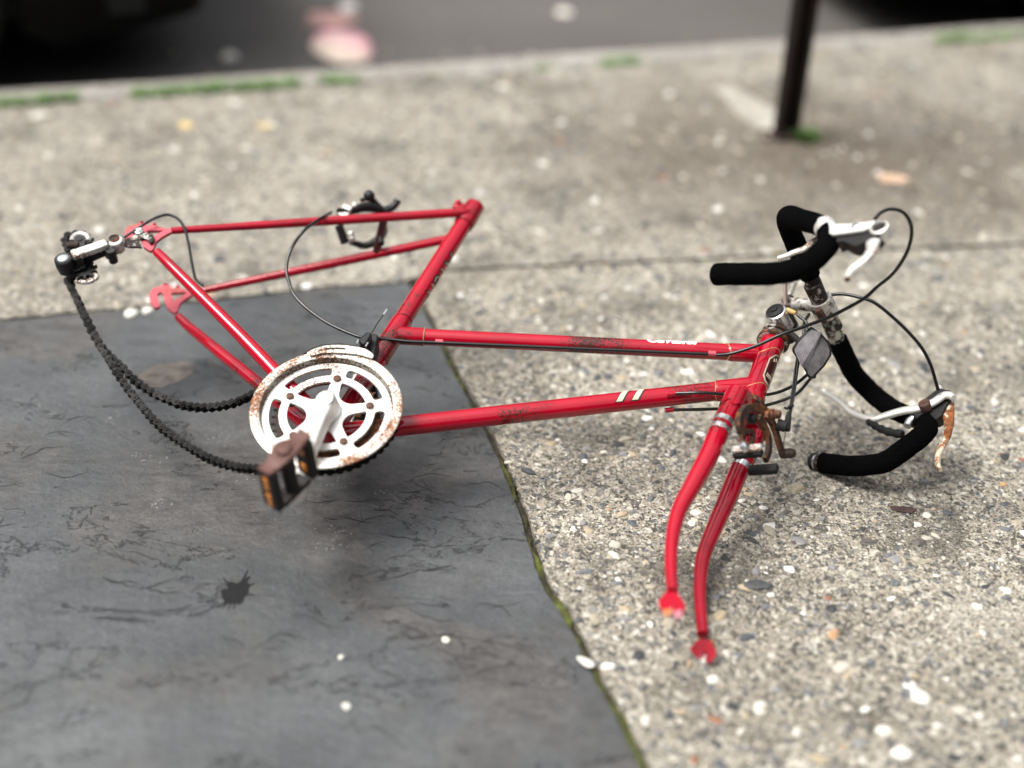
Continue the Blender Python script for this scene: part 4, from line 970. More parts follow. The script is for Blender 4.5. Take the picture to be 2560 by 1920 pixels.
wt = [(-0.267,0.3165,-0.0059),(-0.2631,0.3141,-0.0114),(-0.2825,0.3458,0.0269),(-0.2877,0.3332,0.0255),(-0.2877,0.3224,0.0196)]
sp('shoe_nut', G().ball(wt[0], .0058).ball(wt[1], .0062).ball(wt[2], .0050), 'alloy', rbk)
sp('brake_shoe', G().box(wt[3], .016, .008, .008, (1, .2, 0)).box(wt[4], .020, .010, .010, (1, .1, 0)), 'alloy', rbk, bevel=.001)
sp('pivot_bolt', G().rod(BRC + V((0, 0, 0)), BRC + V((.014, -.012, 0)), .005, 10), 'dark_steel', rbk)

# ---- crankset
ZG = .0595                                                          # outer face of the chain guard
BOLT_A = [R(120.4), R(193), R(265), R(337), R(48.8)]
guard = G().ring([(.1052, ZG - .003), (.1052, ZG), (.1035, ZG + .0008), (.0930, ZG + .0006), (.0920, ZG - .0004), (.0920, ZG - .0012), (.0934, ZG - .002), (.1030, ZG - .003)], seg=120)
ch = bp('chain_guard', guard, 'alloy_rusty', angle=50, label='rust freckled white chain guard rim')
sp('guard_inner_wall', G().ring([(.0919, ZG - .0010), (.0905, ZG - .0095), (.0921, ZG - .0105), (.0932, ZG - .0022)], seg=120), 'alloy_grimy', ch)
ZS = ZG - .010                                                      # spider face
spider_out = circle(0, 0, .0900, 120)
def slot(r0, r1, a0, a1, rc=.004, n=14):
    # a curved window with rounded corners between radii r0 < r1
    pts = []
    def P(r, a): return (r * math.cos(a), r * math.sin(a))
    for (r, aa, ab) in ((r1 - 0, a0 + rc / r1, a1 - rc / r1),): pts += [P(r, aa + (ab - aa) * i / n) for i in range(n + 1)]
    pts += [P(r1 - rc * .3, a1 - rc / r1 * .3), P(r1 - rc, a1), P(r0 + rc, a1), P(r0 + rc * .3, a1 - rc / r0 * .3)]
    pts += [P(r0, (a1 - rc / r0) + ((a0 + rc / r0) - (a1 - rc / r0)) * i / n) for i in range(n + 1)]
    pts += [P(r0 + rc * .3, a0 + rc / r0 * .3), P(r0 + rc, a0), P(r1 - rc, a0), P(r1 - rc * .3, a0 + rc / r1 * .3)]
    return pts
wins = []
for i in range(5):
    a0, a1 = BOLT_A[i], BOLT_A[i] + R(72)
    wins.append(slot(.0665, .0805, a0 + R(8.5), a1 - R(8.5)))
    # inner window: wide at the rim, narrow at the hub
    w_ = []
    for k in range(15): w_.append((.0555, a0 + R(9.5) + (a1 - a0 - R(19)) * k / 14))
    w_ += [(.0540, a1 - R(8.5)), (.0500, a1 - R(9)), (.0360, a1 - R(14)), (.0310, a1 - R(20)), (.0285, a1 - R(29)), (.0280, (a0 + a1) / 2), (.0285, a0 + R(29)), (.0310, a0 + R(20)), (.0360, a0 + R(14)), (.0500, a0 + R(9)), (.0540, a0 + R(8.5))]
    wins.append([(r * math.cos(a), r * math.sin(a)) for r, a in w_])
spider = bp('chainring_spider', G().plate(spider_out, ZS - .004, ZS, wins).lathe([(.021, 0), (.020, .006), (.017, .007)], (0, 0, ZS - .001), (0, 0, 1), 32), 'alloy', angle=35, bevel=.0009)
def toothed(r, n, ri, z0, z1, holes=()):
    pts = []
    for i in range(n):
        for (dr, da) in ((-.0042, -.5), (-.0046, -.30), (-.001, -.14), (.0022, -.06), (.0022, .06), (-.001, .14), (-.0046, .30)):
            a = 2 * math.pi * (i + da) / n; pts.append(((r + dr) * math.cos(a), (r + dr) * math.sin(a)))
    return G().plate(pts, z0, z1, [circle(0, 0, ri, 60)] + list(holes))
bp('chainring', toothed(.0975, 48, .0880, .0415, .0435), 'dark_steel', angle=30, label='large toothed ring under the guard')
bp('chainring', toothed(.0765, 38, .0620, .0345, .0365).ring([(.0610, .0365), (.0665, .0365), (.0665, .0455), (.0610, .0455)], seg=60), 'rust', angle=30, label='small brown toothed ring seen through the guard slots')
for i, a in enumerate(BOLT_A):
    c_ = (.060 * math.cos(a), .060 * math.sin(a), ZS)
    bt = sp('chainring_bolt', G().lathe([(.0056, 0), (.0056, .0032), (.0046, .0040), (.0010, .0042)], c_, (0, 0, 1), 18), 'bolt', spider)
    part('bolt_seat', G().ring([(.0056, .0001), (.0078, .0001), (.0074, .0009), (.0056, .0009)], c_, (0, 0, 1), 24), 'alloy', spider)
    bp('chainring_nut', G().rod((c_[0], c_[1], .034), (c_[0], c_[1], .049), .006, 12), 'dark_steel')
CD = V([0.517,-0.856,0.0]).normalized(); CP = V((-CD.y, CD.x, 0)); CL = .168
def crank(side, z_hub, z_end):
    v_ = []; f_ = []; secs = [(-.019, .009, .016), (-.013, .0155, .020), (0, .0175, .022), (.014, .0160, .021), (.030, .0125, .018), (.080, .0105, .015), (.140, .0100, .013), (.160, .0128, .013), (.172, .0115, .013), (.180, .0060, .012)]
    for (s_, w_, h_) in secs:
        t = max(0, min(1, s_ / CL)); zc = z_hub + (z_end - z_hub) * t
        for (a, b) in ((-1, -.5), (-.72, .5), (-.4, .62), (.4, .62), (.72, .5), (1, -.5)):
            v_.append(CD * (s_ * side) + CP * (a * w_) + V((0, 0, zc + b * h_ * side)))
    n = 6
    for i in range(len(secs) - 1):
        for k in range(n): f_.append((i * n + k, i * n + (k + 1) % n, (i + 1) * n + (k + 1) % n, (i + 1) * n + k))
    f_ += [tuple(range(n)), tuple(range((len(secs) - 1) * n, len(secs) * n))]
    return G().add(v_, f_)
ca = bp('crank_arm', crank(1, .064, .082), 'alloy', bevel=.0015)
sp('dust_cap', G().lathe([(.0115, 0), (.0115, .0018), (.0095, .0022), (.0095, .0012), (.001, .0012)], (0, 0, .0775), (0, 0, 1), 28), 'alloy', ca)
bp('crank_arm', crank(-1, -.056, -.074), 'alloy', bevel=.0015, label='lower crank arm against the ground')
bp('axle', G().rod((0, 0, -.060), (0, 0, .062), .0085, 16), 'dark_steel')

def pedal(c, z0, side, ldir, name_label=None):
    # a platform pedal: spindle along the lateral axis, two cage plates with amber reflectors
    X = V(ldir).normalized(); Y = V((-X.y, X.x, 0)); c = V((c[0], c[1], 0)); L2, W = .038, .094
    z = lambda k: z0 + side * k
    g = G().tube([c + V((0, 0, z(0))), c + V((0, 0, z(.085)))], [.0085, .0110, .0100, .0120], 16)
    g.box(c + V((0, 0, z(.007))), .050, .022, .008, X, Y)
    p = bp('pedal', g, 'pedal', bevel=.002, label=name_label)
    for s_ in (1, -1):
        # side blocks carrying the reflectors
        zc = z(.044); b_ = c + X * (s_ * (L2 - .006)) + V((0, 0, zc))
        blk = sp('pedal_cage', G().box(b_, .012, .026, .072, X, Y), 'pedal', p, bevel=.002)
        for kz in ((-.017, .015) if True else ()):
            pass
        rf_ = G()
        for kz in (-.017, .017): rf_.box(b_ + V((0, 0, side * kz)) + X * s_ * .0062, .0020, .0085, .025, X, Y).box(b_ + V((0, 0, side * kz)) - X * s_ * .0062, .0020, .010, .014, X, Y)
        part('pedal_reflector', rf_, 'amber', p, bevel=.0008)
    # outer end plate: wavy, thicker in the middle
    v_ = []; f_ = []; n = 18; rows = [(-.0145, 0), (-.013, .0045), (.013, .0045), (.0145, 0)]
    for i in range(n + 1):
        t = -1 + 2 * i / n; wx = 1.0 + .20 * math.cos(t * math.pi * 1.5) - .28 * abs(t) ** 3
        for (yy, zz) in rows: v_.append(c + X * (t * L2 * 1.02) + Y * (yy * wx) + V((0, 0, z(.084) + side * (zz + .003 * math.cos(t * 5)))))
    for i in range(n):
        for k in range(3): f_.append((i * 4 + k, i * 4 + k + 1, (i + 1) * 4 + k + 1, (i + 1) * 4 + k))
        f_.append((i * 4 + 3, i * 4, (i + 1) * 4, (i + 1) * 4 + 3))
    f_ += [(0, 1, 2, 3), tuple(range(n * 4, n * 4 + 4))]
    sp('end_plate', G().add(v_, f_), 'pedal_plate', p, angle=60)
    sp('end_cap', G().lathe([(.0105, 0), (.0105, .004), (.0080, .007), (.002, .0078)], c + V((0, 0, z(.088))), (0, 0, side), 18), 'pedal_plate', p)
    sp('cage_bolt', G().ball(tuple(c + X * .012 + Y * -.012 + V((0, 0, z(.045)))), .0042).ball(tuple(c + X * .014 + Y * -.013 + V((0, 0, z(.032)))), .0042), 'chrome', p)
    return p
PE = CD * CL
pedal((PE.x, PE.y), .088, 1, (.06, -1, 0), 'brown pedal with amber reflectors raised towards the viewer')
pedal((-PE.x, -PE.y), -.080, -1, (.5, -.85, 0), 'lower pedal the bicycle rests on')

# ---- front derailleur
fdo = [(-0.0886,0.0514),(-0.088,0.0575),(-0.0844,0.0674),(-0.0796,0.0762),(-0.0714,0.0851),(-0.0623,0.093),(-0.0542,0.0985),(-0.0473,0.1017),(-0.0387,0.1066),(-0.0303,0.11),(-0.0219,0.1107),(-0.0136,0.1099),(-0.0103,0.1067),(-0.0099,0.1025),(-0.0179,0.1005),(-0.0312,0.0953),(-0.0459,0.0865),(-0.0614,0.0749),(-0.0732,0.0631),(-0.0781,0.0544),(-0.0812,0.0507)]
fdh = [(-0.0761,0.0728),(-0.0708,0.0793),(-0.0627,0.0864),(-0.0529,0.0937),(-0.05,0.091),(-0.0599,0.0837),(-0.0679,0.0764),(-0.0718,0.0726)]
fd = bp('front_derailleur', G().plate(fdo, .0630, .0650, [fdh]), 'alloy_rusty', bevel=.0006)
sp('inner_cage', G().plate([(-0.1091,0.0607),(-0.1086,0.0739),(-0.0993,0.0922),(-0.0817,0.1093),(-0.0499,0.1256),(-0.0288,0.1229),(-0.0372,0.1159),(-0.0711,0.0984),(-0.0971,0.0727)], .0385, .0405), 'dark_steel', fd)
fbx = [(-0.0519,0.1187),(-0.0534,0.1366),(-0.0464,0.1405),(-0.0431,0.1357),(-0.0394,0.1246),(-0.0372,0.1177),(-0.0439,0.1149)]
fdb = sp('derailleur_body', G().plate(fbx, .046, .062), 'black', fd, bevel=.002)
arm = [(-0.0564,0.147),(-0.0537,0.1525),(-0.0469,0.1526),(-0.0415,0.146),(-0.039,0.1414),(-0.0319,0.133),(-0.0277,0.1267),(-0.025,0.1203),(-0.0367,0.1236),(-0.0478,0.1298)]
sp('derailleur_arm', G().plate(arm, .020, .046), 'dark_steel', fd, bevel=.002)
g = G()
for a_, b_ in (((150,645),(105,745)), ((372,705),(305,805)), ):
    pass
pins = [[(-0.0493,0.1161,0.064),(-0.0456,0.1089,0.064)],[(-0.0353,0.1214,0.064),(-0.0328,0.1135,0.064)]]
for a_, b_ in pins: g.tube([a_, b_], .0014, 8)
sp('pivot_pin', g, 'chrome', fd)
sp('band_clamp', G().ring([(.0143, -.007), (.0168, -.007), (.0168, .007), (.0143, .007)], seat_dir * .128, seat_dir, 32), 'dark_steel', fd)

# ---- rear derailleur
hang = [(-0.4651,0.0344),(-0.4636,0.0399),(-0.4594,0.0468),(-0.4623,0.0519),(-0.4657,0.059),(-0.4656,0.0647),(-0.4619,0.0668),(-0.4537,0.0651),(-0.4453,0.0674),(-0.4396,0.0699),(-0.4331,0.0669),(-0.4284,0.0618),(-0.427,0.0569),(-0.4281,0.0542),(-0.434,0.0556),(-0.439,0.0567),(-0.4448,0.0554),(-0.4471,0.0516),(-0.4464,0.0484),(-0.4413,0.0451),(-0.4326,0.0418),(-0.4314,0.0398),(-0.4373,0.0364),(-0.4431,0.0309),(-0.4506,0.0269),(-0.4541,0.0262)]
rd = bp('rear_derailleur', G().plate(hang, .0665, .0700), 'pitted', bevel=.0010)
hb_ = (-0.4606,0.061,0.07)
sp('hanger_bolt', G().lathe([(.0070, 0), (.0070, .003), (.0050, .0035), (.0050, .006), (.001, .0065)], hb_, (0, 0, 1), 8), 'chrome', rd)
up_k = (-0.469,0.0212,0.078)
sp('upper_knuckle', G().plate([(-0.4707,0.0108),(-0.4759,0.0192),(-0.4728,0.027),(-0.4663,0.0309),(-0.4604,0.0306),(-0.4553,0.0258),(-0.454,0.0185),(-0.4574,0.0121),(-0.4628,0.0084)], .058, .079), 'alloy', rd, bevel=.0025)
sp('knuckle_bolt', G().lathe([(.0085, 0), (.0085, .002), (.0060, .0022), (.0060, .001), (.001, .001)], (up_k[0], up_k[1], .0785), (0, 0, 1), 8), 'rust', rd)
sp('outer_link', G().plate([(-0.4987,-0.0388),(-0.4957,-0.0312),(-0.4874,-0.0117),(-0.478,0.0103),(-0.4683,0.0078),(-0.4648,0.0055),(-0.4691,-0.0063),(-0.4764,-0.0256),(-0.4833,-0.0442)], .071, .081), 'alloy', rd, bevel=.0015)
sp('inner_link', G().plate([(-0.5124,-0.0344),(-0.5022,-0.0049),(-0.4854,0.0225),(-0.4709,0.0344),(-0.4639,0.0296),(-0.4667,0.0153),(-0.4743,0.0031),(-0.4809,-0.0202),(-0.4913,-0.0362)], .052, .0655), 'dark_steel', rd, bevel=.0015)
g = G()
for q in [(-0.4718,0.0073,0.066),(-0.4861,-0.0371,0.066),(-0.4594,0.0042,0.066)]: g.rod((q[0], q[1], .050), (q[0], q[1], .074), .0070, 14)
sp('link_pin', g, 'black', rd)
lk = (-0.4968,-0.0544,0.078)
sp('lower_knuckle', G().lathe([(.0125, -.026), (.0140, -.012), (.0135, -.002), (.0115, 0)], lk, (0, 0, 1), 24), 'black', rd)
sp('knuckle_cap', G().lathe([(.0085, 0), (.0085, .001), (.007, .0022), (.001, .0026)], lk, (0, 0, 1), 22), 'chrome', rd)
def pulley(c, z0, z1, mat='black'):
    return toothed(.0185, 11, .0060, z0, z1).v, toothed(.0185, 11, .0060, z0, z1).f
pu1 = (-0.4785,-0.0379,0.05); pu2 = (-0.5295,-0.0023,0.05)
for c_ in (pu1, pu2):
    v_, f_ = pulley(c_, -.003, .003)
    pl = sp('pulley', G().add([(p[0] + c_[0], p[1] + c_[1], p[2] + .050) for p in v_], f_), 'black', rd, angle=30)
    sp('pulley_bolt', G().rod((c_[0], c_[1], .040), (c_[0], c_[1], .060), .0045, 10), 'dark_steel', pl) if False else part('pulley_bolt', G().rod((c_[0], c_[1], .040), (c_[0], c_[1], .060), .0045, 10), 'dark_steel', rd)
def capsule(a, b, r, n=12):
    a, b = V((a[0], a[1], 0)), V((b[0], b[1], 0)); d_ = (b - a).normalized(); a0 = math.atan2(d_.y, d_.x)
    return [(b.x + r * math.cos(a0 - math.pi / 2 + math.pi * i / n), b.y + r * math.sin(a0 - math.pi / 2 + math.pi * i / n)) for i in range(n + 1)] + [(a.x + r * math.cos(a0 + math.pi / 2 + math.pi * i / n), a.y + r * math.sin(a0 + math.pi / 2 + math.pi * i / n)) for i in range(n + 1)]
sp('pulley_cage', G().plate(capsule(pu1, pu2, .010), .0400, .0418).plate(capsule((lk[0] * .4 + pu1[0] * .6, lk[1] * .4 + pu1[1] * .6), pu2, .009), .0565, .0582), 'dark_steel', rd, bevel=.0005)
def arcstrip(c, r0, r1, a0, a1, z0, z1, n=20):
    return G().plate([(c[0] + r1 * math.cos(a0 + (a1 - a0) * i / n), c[1] + r1 * math.sin(a0 + (a1 - a0) * i / n)) for i in range(n + 1)] + [(c[0] + r0 * math.cos(a1 + (a0 - a1) * i / n), c[1] + r0 * math.sin(a1 + (a0 - a1) * i / n)) for i in range(n + 1)], z0, z1)
wr1 = [(-0.4744,-0.0572,0.046),(-0.4681,-0.0556,0.046),(-0.4611,-0.0512,0.046),(-0.4567,-0.0447,0.046),(-0.4553,-0.0377,0.046),(-0.4553,-0.0326,0.046),(-0.4616,-0.0305,0.046),(-0.4688,-0.0328,0.046)]
wr2 = [(-0.5367,-0.0117,0.056),(-0.5417,-0.0067,0.056),(-0.543,0.0006,0.056),(-0.5392,0.0068,0.056),(-0.5316,0.01,0.056),(-0.5227,0.0089,0.056),(-0.5178,0.0039,0.056)]
sp('cage_rim', G().tube(spl(wr1, 4), .0034, 10).tube(spl(wr2, 4), .0050, 10, flat=(1, .8)), 'alloy', rd)
sp('limit_screw', G().tube([(-0.523,-0.0302,0.068),(-0.5197,-0.0237,0.068),(-0.5105,-0.0169,0.068)], [.004, .0055, .0045], 10), 'rust', rd)

# ---- chain: bushed links along the slack loop
chu = [(-0.5164,-0.0502,0.0124),(-0.4926,-0.0582,0.0025),(-0.4681,-0.0673,-0.0086),(-0.4437,-0.0764,-0.0196),(-0.4183,-0.0835,-0.0287),(-0.3957,-0.0873,-0.034),(-0.3755,-0.0884,-0.0364),(-0.3525,-0.0897,-0.0393),(-0.3283,-0.0926,-0.0438),(-0.307,-0.0923,-0.0448),(-0.2819,-0.0904,-0.0443),(-0.2607,-0.0872,-0.0423),(-0.2353,-0.0829,-0.0393),(-0.2124,-0.0761,-0.0335),(-0.191,-0.0677,-0.0261),(-0.1729,-0.0587,-0.0178),(-0.1559,-0.0488,-0.0084),(-0.1403,-0.0375,0.0026),(-0.1261,-0.0247,0.0152)]
chl = [(-0.5094,-0.0499,0.0088),(-0.489,-0.0587,0.0026),(-0.4561,-0.0714,-0.0052),(-0.4244,-0.0828,-0.0117),(-0.3985,-0.0914,-0.0161),(-0.3694,-0.1004,-0.0201),(-0.3415,-0.1083,-0.0229),(-0.3105,-0.1165,-0.0254),(-0.2851,-0.1221,-0.0258),(-0.2533,-0.1286,-0.0257),(-0.2262,-0.1334,-0.0248),(-0.1979,-0.1367,-0.0213),(-0.1686,-0.1383,-0.0154),(-0.1375,-0.1394,-0.0083),(-0.11,-0.14,-0.0016),(-0.0816,-0.139,0.0074),(-0.0554,-0.1362,0.0184),(-0.0325,-0.1329,0.029),(-0.0025,-0.1267,0.0454)]
RC = .0965; zc_ = .0425
loop = list(chu)
loop += [(-.108, -.002, .030)]
for k in range(13):
    a = R(160 - k * (160 + 75) / 12); loop.append((RC * math.cos(a), RC * math.sin(a), zc_))
loop += list(reversed(chl))
# round the derailleur pulleys
lk2 = V((lk[0], lk[1], .052))
loop += [tuple(V((pu1[0], pu1[1], .050)) + V((-.034, .004, 0))), tuple(V((pu2[0], pu2[1], .050)) + V((-.026, -.010, 0))), tuple(V((pu2[0], pu2[1], .050)) + V((-.014, .012, 0))), tuple(V((pu2[0], pu2[1], .050)) + V((.012, .010, 0)))]
path = spl(loop, 10)
seglen = [0.0]
for a_, b_ in zip(path[:-1], path[1:]): seglen.append(seglen[-1] + (b_ - a_).length)
PITCH = .0127
def at_len(s_):
    import bisect
    i = min(len(path) - 2, max(0, bisect.bisect_right(seglen, s_) - 1)); k = (s_ - seglen[i]) / max(1e-9, seglen[i + 1] - seglen[i])
    return path[i].lerp(path[i + 1], max(0, min(1, k)))
g = G(); nl = int(seglen[-1] / PITCH)
pinv = [at_len(i * PITCH) for i in range(nl + 1)]
def link_outline(n=7):
    r, wst = .0059, .0027; o_ = []
    for i in range(n + 1): a = -math.pi / 2 + math.pi * i / n; o_.append((PITCH / 2 + r * math.cos(a), r * math.sin(a)))
    o_.append((0, wst))
    for i in range(n + 1): a = math.pi / 2 + math.pi * i / n; o_.append((-PITCH / 2 + r * math.cos(a), r * math.sin(a)))
    o_.append((0, -wst)); return o_
lo = link_outline()
for i in range(nl):
    a_, b_ = pinv[i], pinv[i + 1]; X = (b_ - a_).normalized(); Z = V((0, 0, 1)); Z = (Z - X * Z.dot(X)).normalized(); Y = Z.cross(X)
    tw = R(9) * math.sin(i * .7) + R(8) * math.sin(i * 2.3); Y2 = Y * math.cos(tw) + Z * math.sin(tw); Z = X.cross(Y2); Y = Y2
    mt = Matrix((X, Y, Z)).transposed().to_4x4(); mt.translation = (a_ + b_) / 2
    h0 = .0026 if i % 2 else .0039
    for s_ in (1, -1): g.plate(lo, *( (h0, h0 + .0011) if s_ > 0 else (-h0 - .0011, -h0)), mat=mt)
    g.rod(a_ - Z * .0060, a_ + Z * .0060, .0026, 8); g.rod(a_ - Z * .0028, a_ + Z * .0028, .0036, 10)
bp('chain', g, 'chain', angle=35)

# ------------------------------------------------------------------ sign post by the kerb
px_, py_ = (0.6034,3.0282)
post = empty('sign_post', (px_, py_, 0))
thing(post, 'dark brown steel post standing in the pavement near the kerb', 'post')
hat = [(-.030, -.004), (-.014, -.004), (-.012, .020), (.012, .020), (.014, -.004), (.030, -.004), (.030, -.0075), (.0165, -.0075), (.0145, .0165), (-.0145, .0165), (-.0165, -.0075), (-.030, -.0075)]
g = G(); rz = Matrix.Rotation(R(38), 4, 'Z')
g.plate([(x * 1.22, y * 1.4) for x, y in hat], -.04, 2.6, mat=rz)
pm = part('channel', g, 'post', post, bevel=.0012)
for i in range(10): noise.noise(V((i, 0, 0)))
g = G()
for i in range(70):
    a = npr.rand() * 6.28; r_ = abs(npr.normal()) * .016 + .012
    g.ball((math.cos(a) * r_, math.sin(a) * r_ * .8, npr.uniform(-.002, .010)), npr.uniform(.005, .012), 8, (1.2, 1.2, .8))
part('base_crust', g, 'bark', post, angle=80)
g0 = g
g = G()
for k in range(16): tuft(px_ + .040 + npr.normal() * .012, py_ - .012 + npr.normal() * .012, 9, .040, .008, 0)
part('weed', g, 'grass', fix=False)
bpy.data.objects['weed']['label'] = 'small green weed growing at the foot of the dark post'; bpy.data.objects['weed']['category'] = 'weed'

# pale worn strip of concrete behind the post
pp = [(0.464,3.3193),(0.5154,3.3361),(0.5725,3.2362),(0.6214,3.1355),(0.5999,3.0489),(0.5418,3.0663),(0.4988,3.1844)]
kind(part('pavement_patch', G().plate(jag(pp + [pp[0]], .02, .008, 7)[:-1], .0, .0062), 'patch'), 'structure')

# ------------------------------------------------------------------ litter, leaves, chips
def sheet(name, outline, z0, hgt, mat, seed, thick=.0012, curl=.0):
    # a thin crumpled sheet with its own thickness, lying on the ground
    cx = sum(p[0] for p in outline) / len(outline); cy = sum(p[1] for p in outline) / len(outline); rings = 7; m = len(outline); v_ = []; f_ = []
    for lay in (0, 1):
        for k in range(rings + 1):
            t = k / rings
            for p in outline:
                x, y = cx + (p[0] - cx) * t, cy + (p[1] - cy) * t
                z = z0 + .0008 + hgt * (1 - t * t) * (1 - curl) + hgt * curl * t * t + abs(noise.noise(V((x * 25, y * 25, seed)))) * hgt * .5 + (thick if lay == 0 else 0)
                v_.append((x - cx, y - cy, z - z0))
    for lay in (0, 1):
        o_ = lay * (rings + 1) * m
        for k in range(rings):
            for i in range(m):
                q_ = (o_ + k * m + i, o_ + k * m + (i + 1) % m, o_ + (k + 1) * m + (i + 1) % m, o_ + (k + 1) * m + i)
                f_.append(q_ if lay == 0 else q_[::-1])
    o1 = rings * m; o2_ = (rings + 1) * m + rings * m
    for i in range(m): f_.append((o1 + i, o2_ + i, o2_ + (i + 1) % m, o1 + (i + 1) % m))
    return part(name, G().add(v_, f_), mat, loc=(cx, cy, z0), angle=70)
def ell(cx, cy, a, b, n=26, rot=0, wob=.0, seed=0):
    out = []
    for i in range(n):
        t = 2 * math.pi * i / n; r_ = 1 + wob * noise.noise(V((math.cos(t) * 1.5, math.sin(t) * 1.5, seed)))
        x, y = a * r_ * math.cos(t), b * r_ * math.sin(t); out.append((cx + x * math.cos(rot) - y * math.sin(rot), cy + x * math.sin(rot) + y * math.cos(rot)))
    return out
lp = [(-0.5193,3.828),(-0.589,4.0627),(-0.5457,4.196)]
thing(sheet('paper_litter', ell(lp[0][0], lp[0][1], .085, .135, 30, R(20), .12, 2), -.12, .030, 'pink', 1), 'bright pink and cream oval of paper lying on the road against the kerb', 'litter')
thing(sheet('paper_litter', ell(lp[1][0], lp[1][1], .085, .060, 26, R(10), .7, 5), -.12, .012, 'pink_dull', 2), 'dull pink paper scrap lying on the road behind the bright pink oval', 'litter')
thing(sheet('paper_litter', ell(lp[2][0], lp[2][1], .032, .045, 20, 0, .4, 6), -.12, .010, 'paper', 3), 'small whitish paper scrap on the road at the end of the dull pink one', 'litter')
bt_ = [(0.1113,4.2293),(-0.8193,3.7165),(-0.8941,4.0303)]
thing(sheet('bottle_cap', ell(bt_[0][0], bt_[0][1], .026, .030, 20, 0, .1, 8), -.12, .008, 'leaf_white', 4), 'whitish disc lying alone on the road beyond the middle of the kerb', 'bottle cap')
thing(sheet('stone', ell(bt_[1][0], bt_[1][1], .022, .026, 16, 0, .3, 9), -.12, .016, 'leaf_white', 5), 'pale stone on the road close to the kerb, left of the pink oval', 'stone')
lv = [(-0.7564,2.9419),(-0.5823,2.9562),(0.8079,2.8124),(0.1067,1.2919)]
def leaf(c, L, W, rot, mat, seed): 
    pts_ = []
    for i in range(24):
        t = 2 * math.pi * i / 24; w_ = W * math.sin(t) * (1 - .35 * math.cos(t)); x = L * math.cos(t)
        pts_.append((c[0] + x * math.cos(rot) - w_ * math.sin(rot), c[1] + x * math.sin(rot) + w_ * math.cos(rot)))
    return sheet('leaf', pts_, .003, .004, mat, seed, .0006, .3)
thing(leaf(lv[0], .016, .019, .2, 'leaf_yellow', 1), 'left of two yellow leaves on the pavement below the kerb grass', 'leaf')
thing(leaf(lv[1], .012, .017, 1.3, 'leaf_yellow', 2), 'right of two yellow leaves on the pavement below the kerb grass', 'leaf')
thing(leaf(lv[2], .034, .024, .1, 'leaf_tan', 3), 'tan orange leaf on the pavement to the right of the post', 'leaf')
thing(leaf(lv[3], .013, .006, 2.5, 'leaf_white', 4), 'thin whitish leaf lying across the mossy edge of the slate', 'leaf')
ck = [(0.582,1.6391),(0.3429,1.4558)]
o = sheet('bark_chip', ell(ck[0][0], ck[0][1], .020, .007, 16, -.1, .5, 3), .001, .0015, 'bark', 6); thing(o, 'flat dark brown bark chip on the gravelly pavement below the drop bar', 'bark chip')
o = sheet('slate_chip', ell(ck[1][0], ck[1][1], .019, .010, 14, .1, .3, 4), .001, .0015, 'slate', 7); thing(o, 'flat dark grey slate chip on the pavement right of the fork tips', 'stone chip')
# dark splat on the slate
sp_ = (-0.3535,1.3979)
pts_ = []
spk = [(rnd.uniform(0, 6.28), rnd.uniform(.25, .85), rnd.uniform(.05, .11)) for _ in range(13)]
for i in range(220):
    t = 2 * math.pi * i / 220; r_ = .021 * (.85 + .5 * noise.noise(V((math.cos(t) * 1.6, math.sin(t) * 1.6, 1))) + .12 * noise.noise(V((math.cos(t) * 9, math.sin(t) * 9, 4))))
    for a_, l_, w_ in spk: r_ += .021 * l_ * max(0, 1 - abs((t - a_ + math.pi) % (2 * math.pi) - math.pi) / w_)
    pts_.append((sp_[0] + r_ * math.cos(t), sp_[1] + r_ * math.sin(t) * 1.2))
thing(part('tar_spot', G().plate(pts_, -.001, .0007), 'tar'), 'star shaped black tar spot on the slate below the pedal', 'tar spot')
mr = [(-0.6129,1.911),(-0.5942,1.94),(-0.5679,1.9546),(-0.5429,1.9594),(-0.5294,1.9486),(-0.5279,1.9245),(-0.5415,1.9031),(-0.5585,1.8817),(-0.587,1.8795)]
kind(part('mortar_smear', G().plate(jag(mr + [mr[0]], .006, .006, 3, 25)[:-1], -.001, .0006), 'mortar'), 'structure')
# individual white stones that stand out
ws_ = [(0.5239,1.2595),(0.4798,1.1636),(0.4656,1.1994),(0.268,1.2748),(0.2638,1.3099),(-0.0705,1.3246),(-0.1999,1.2857),(-0.1832,1.2027),(-0.67,2.1097),(-0.6448,2.1216),(-1.0949,2.9704),(-0.0501,3.2652),(0.2669,1.586)]
sz_ = [.012, .011, .008, .007, .010, .005, .0035, .005, .012, .010, .016, .014, .006]
names_ = ['large white pebble low on the right of the gravelly pavement', 'round white pebble at the bottom right of the pavement', 'cream pebble between two bigger white ones, low right', 'small pinkish white pebble below the fork tips', 'tan pebble just below the lower fork tip',
 'white chip on the slate left of the mossy edge', 'smaller white chip in the middle of the slate, near a bigger one below it', 'white chip low in the middle of the slate', 'white stone chip in the slate joint below the derailleur', 'white stone chip in the slate joint under the rear dropout', 'white stone at the left end of the kerb grass', 'whitish stone on the pavement near the middle of the kerb', 'small white pebble right of the fork blades']
for c_, s_, lb_ in zip(ws_, sz_, names_):
    v0, f0 = ICO[2]; k = npr.normal(size=3)
    q = v0 * (1 + .16 * np.sin(v0 @ k * 2.5))[:, None] * np.array([s_ * 1.3, s_, s_ * .38])
    o = part('pebble', G().add(q.tolist(), f0), 'leaf_white', loc=(c_[0], c_[1], .001 + s_ * .06), angle=180); o.rotation_euler = (0, 0, npr.rand() * 6)
    thing(o, lb_, 'pebble')

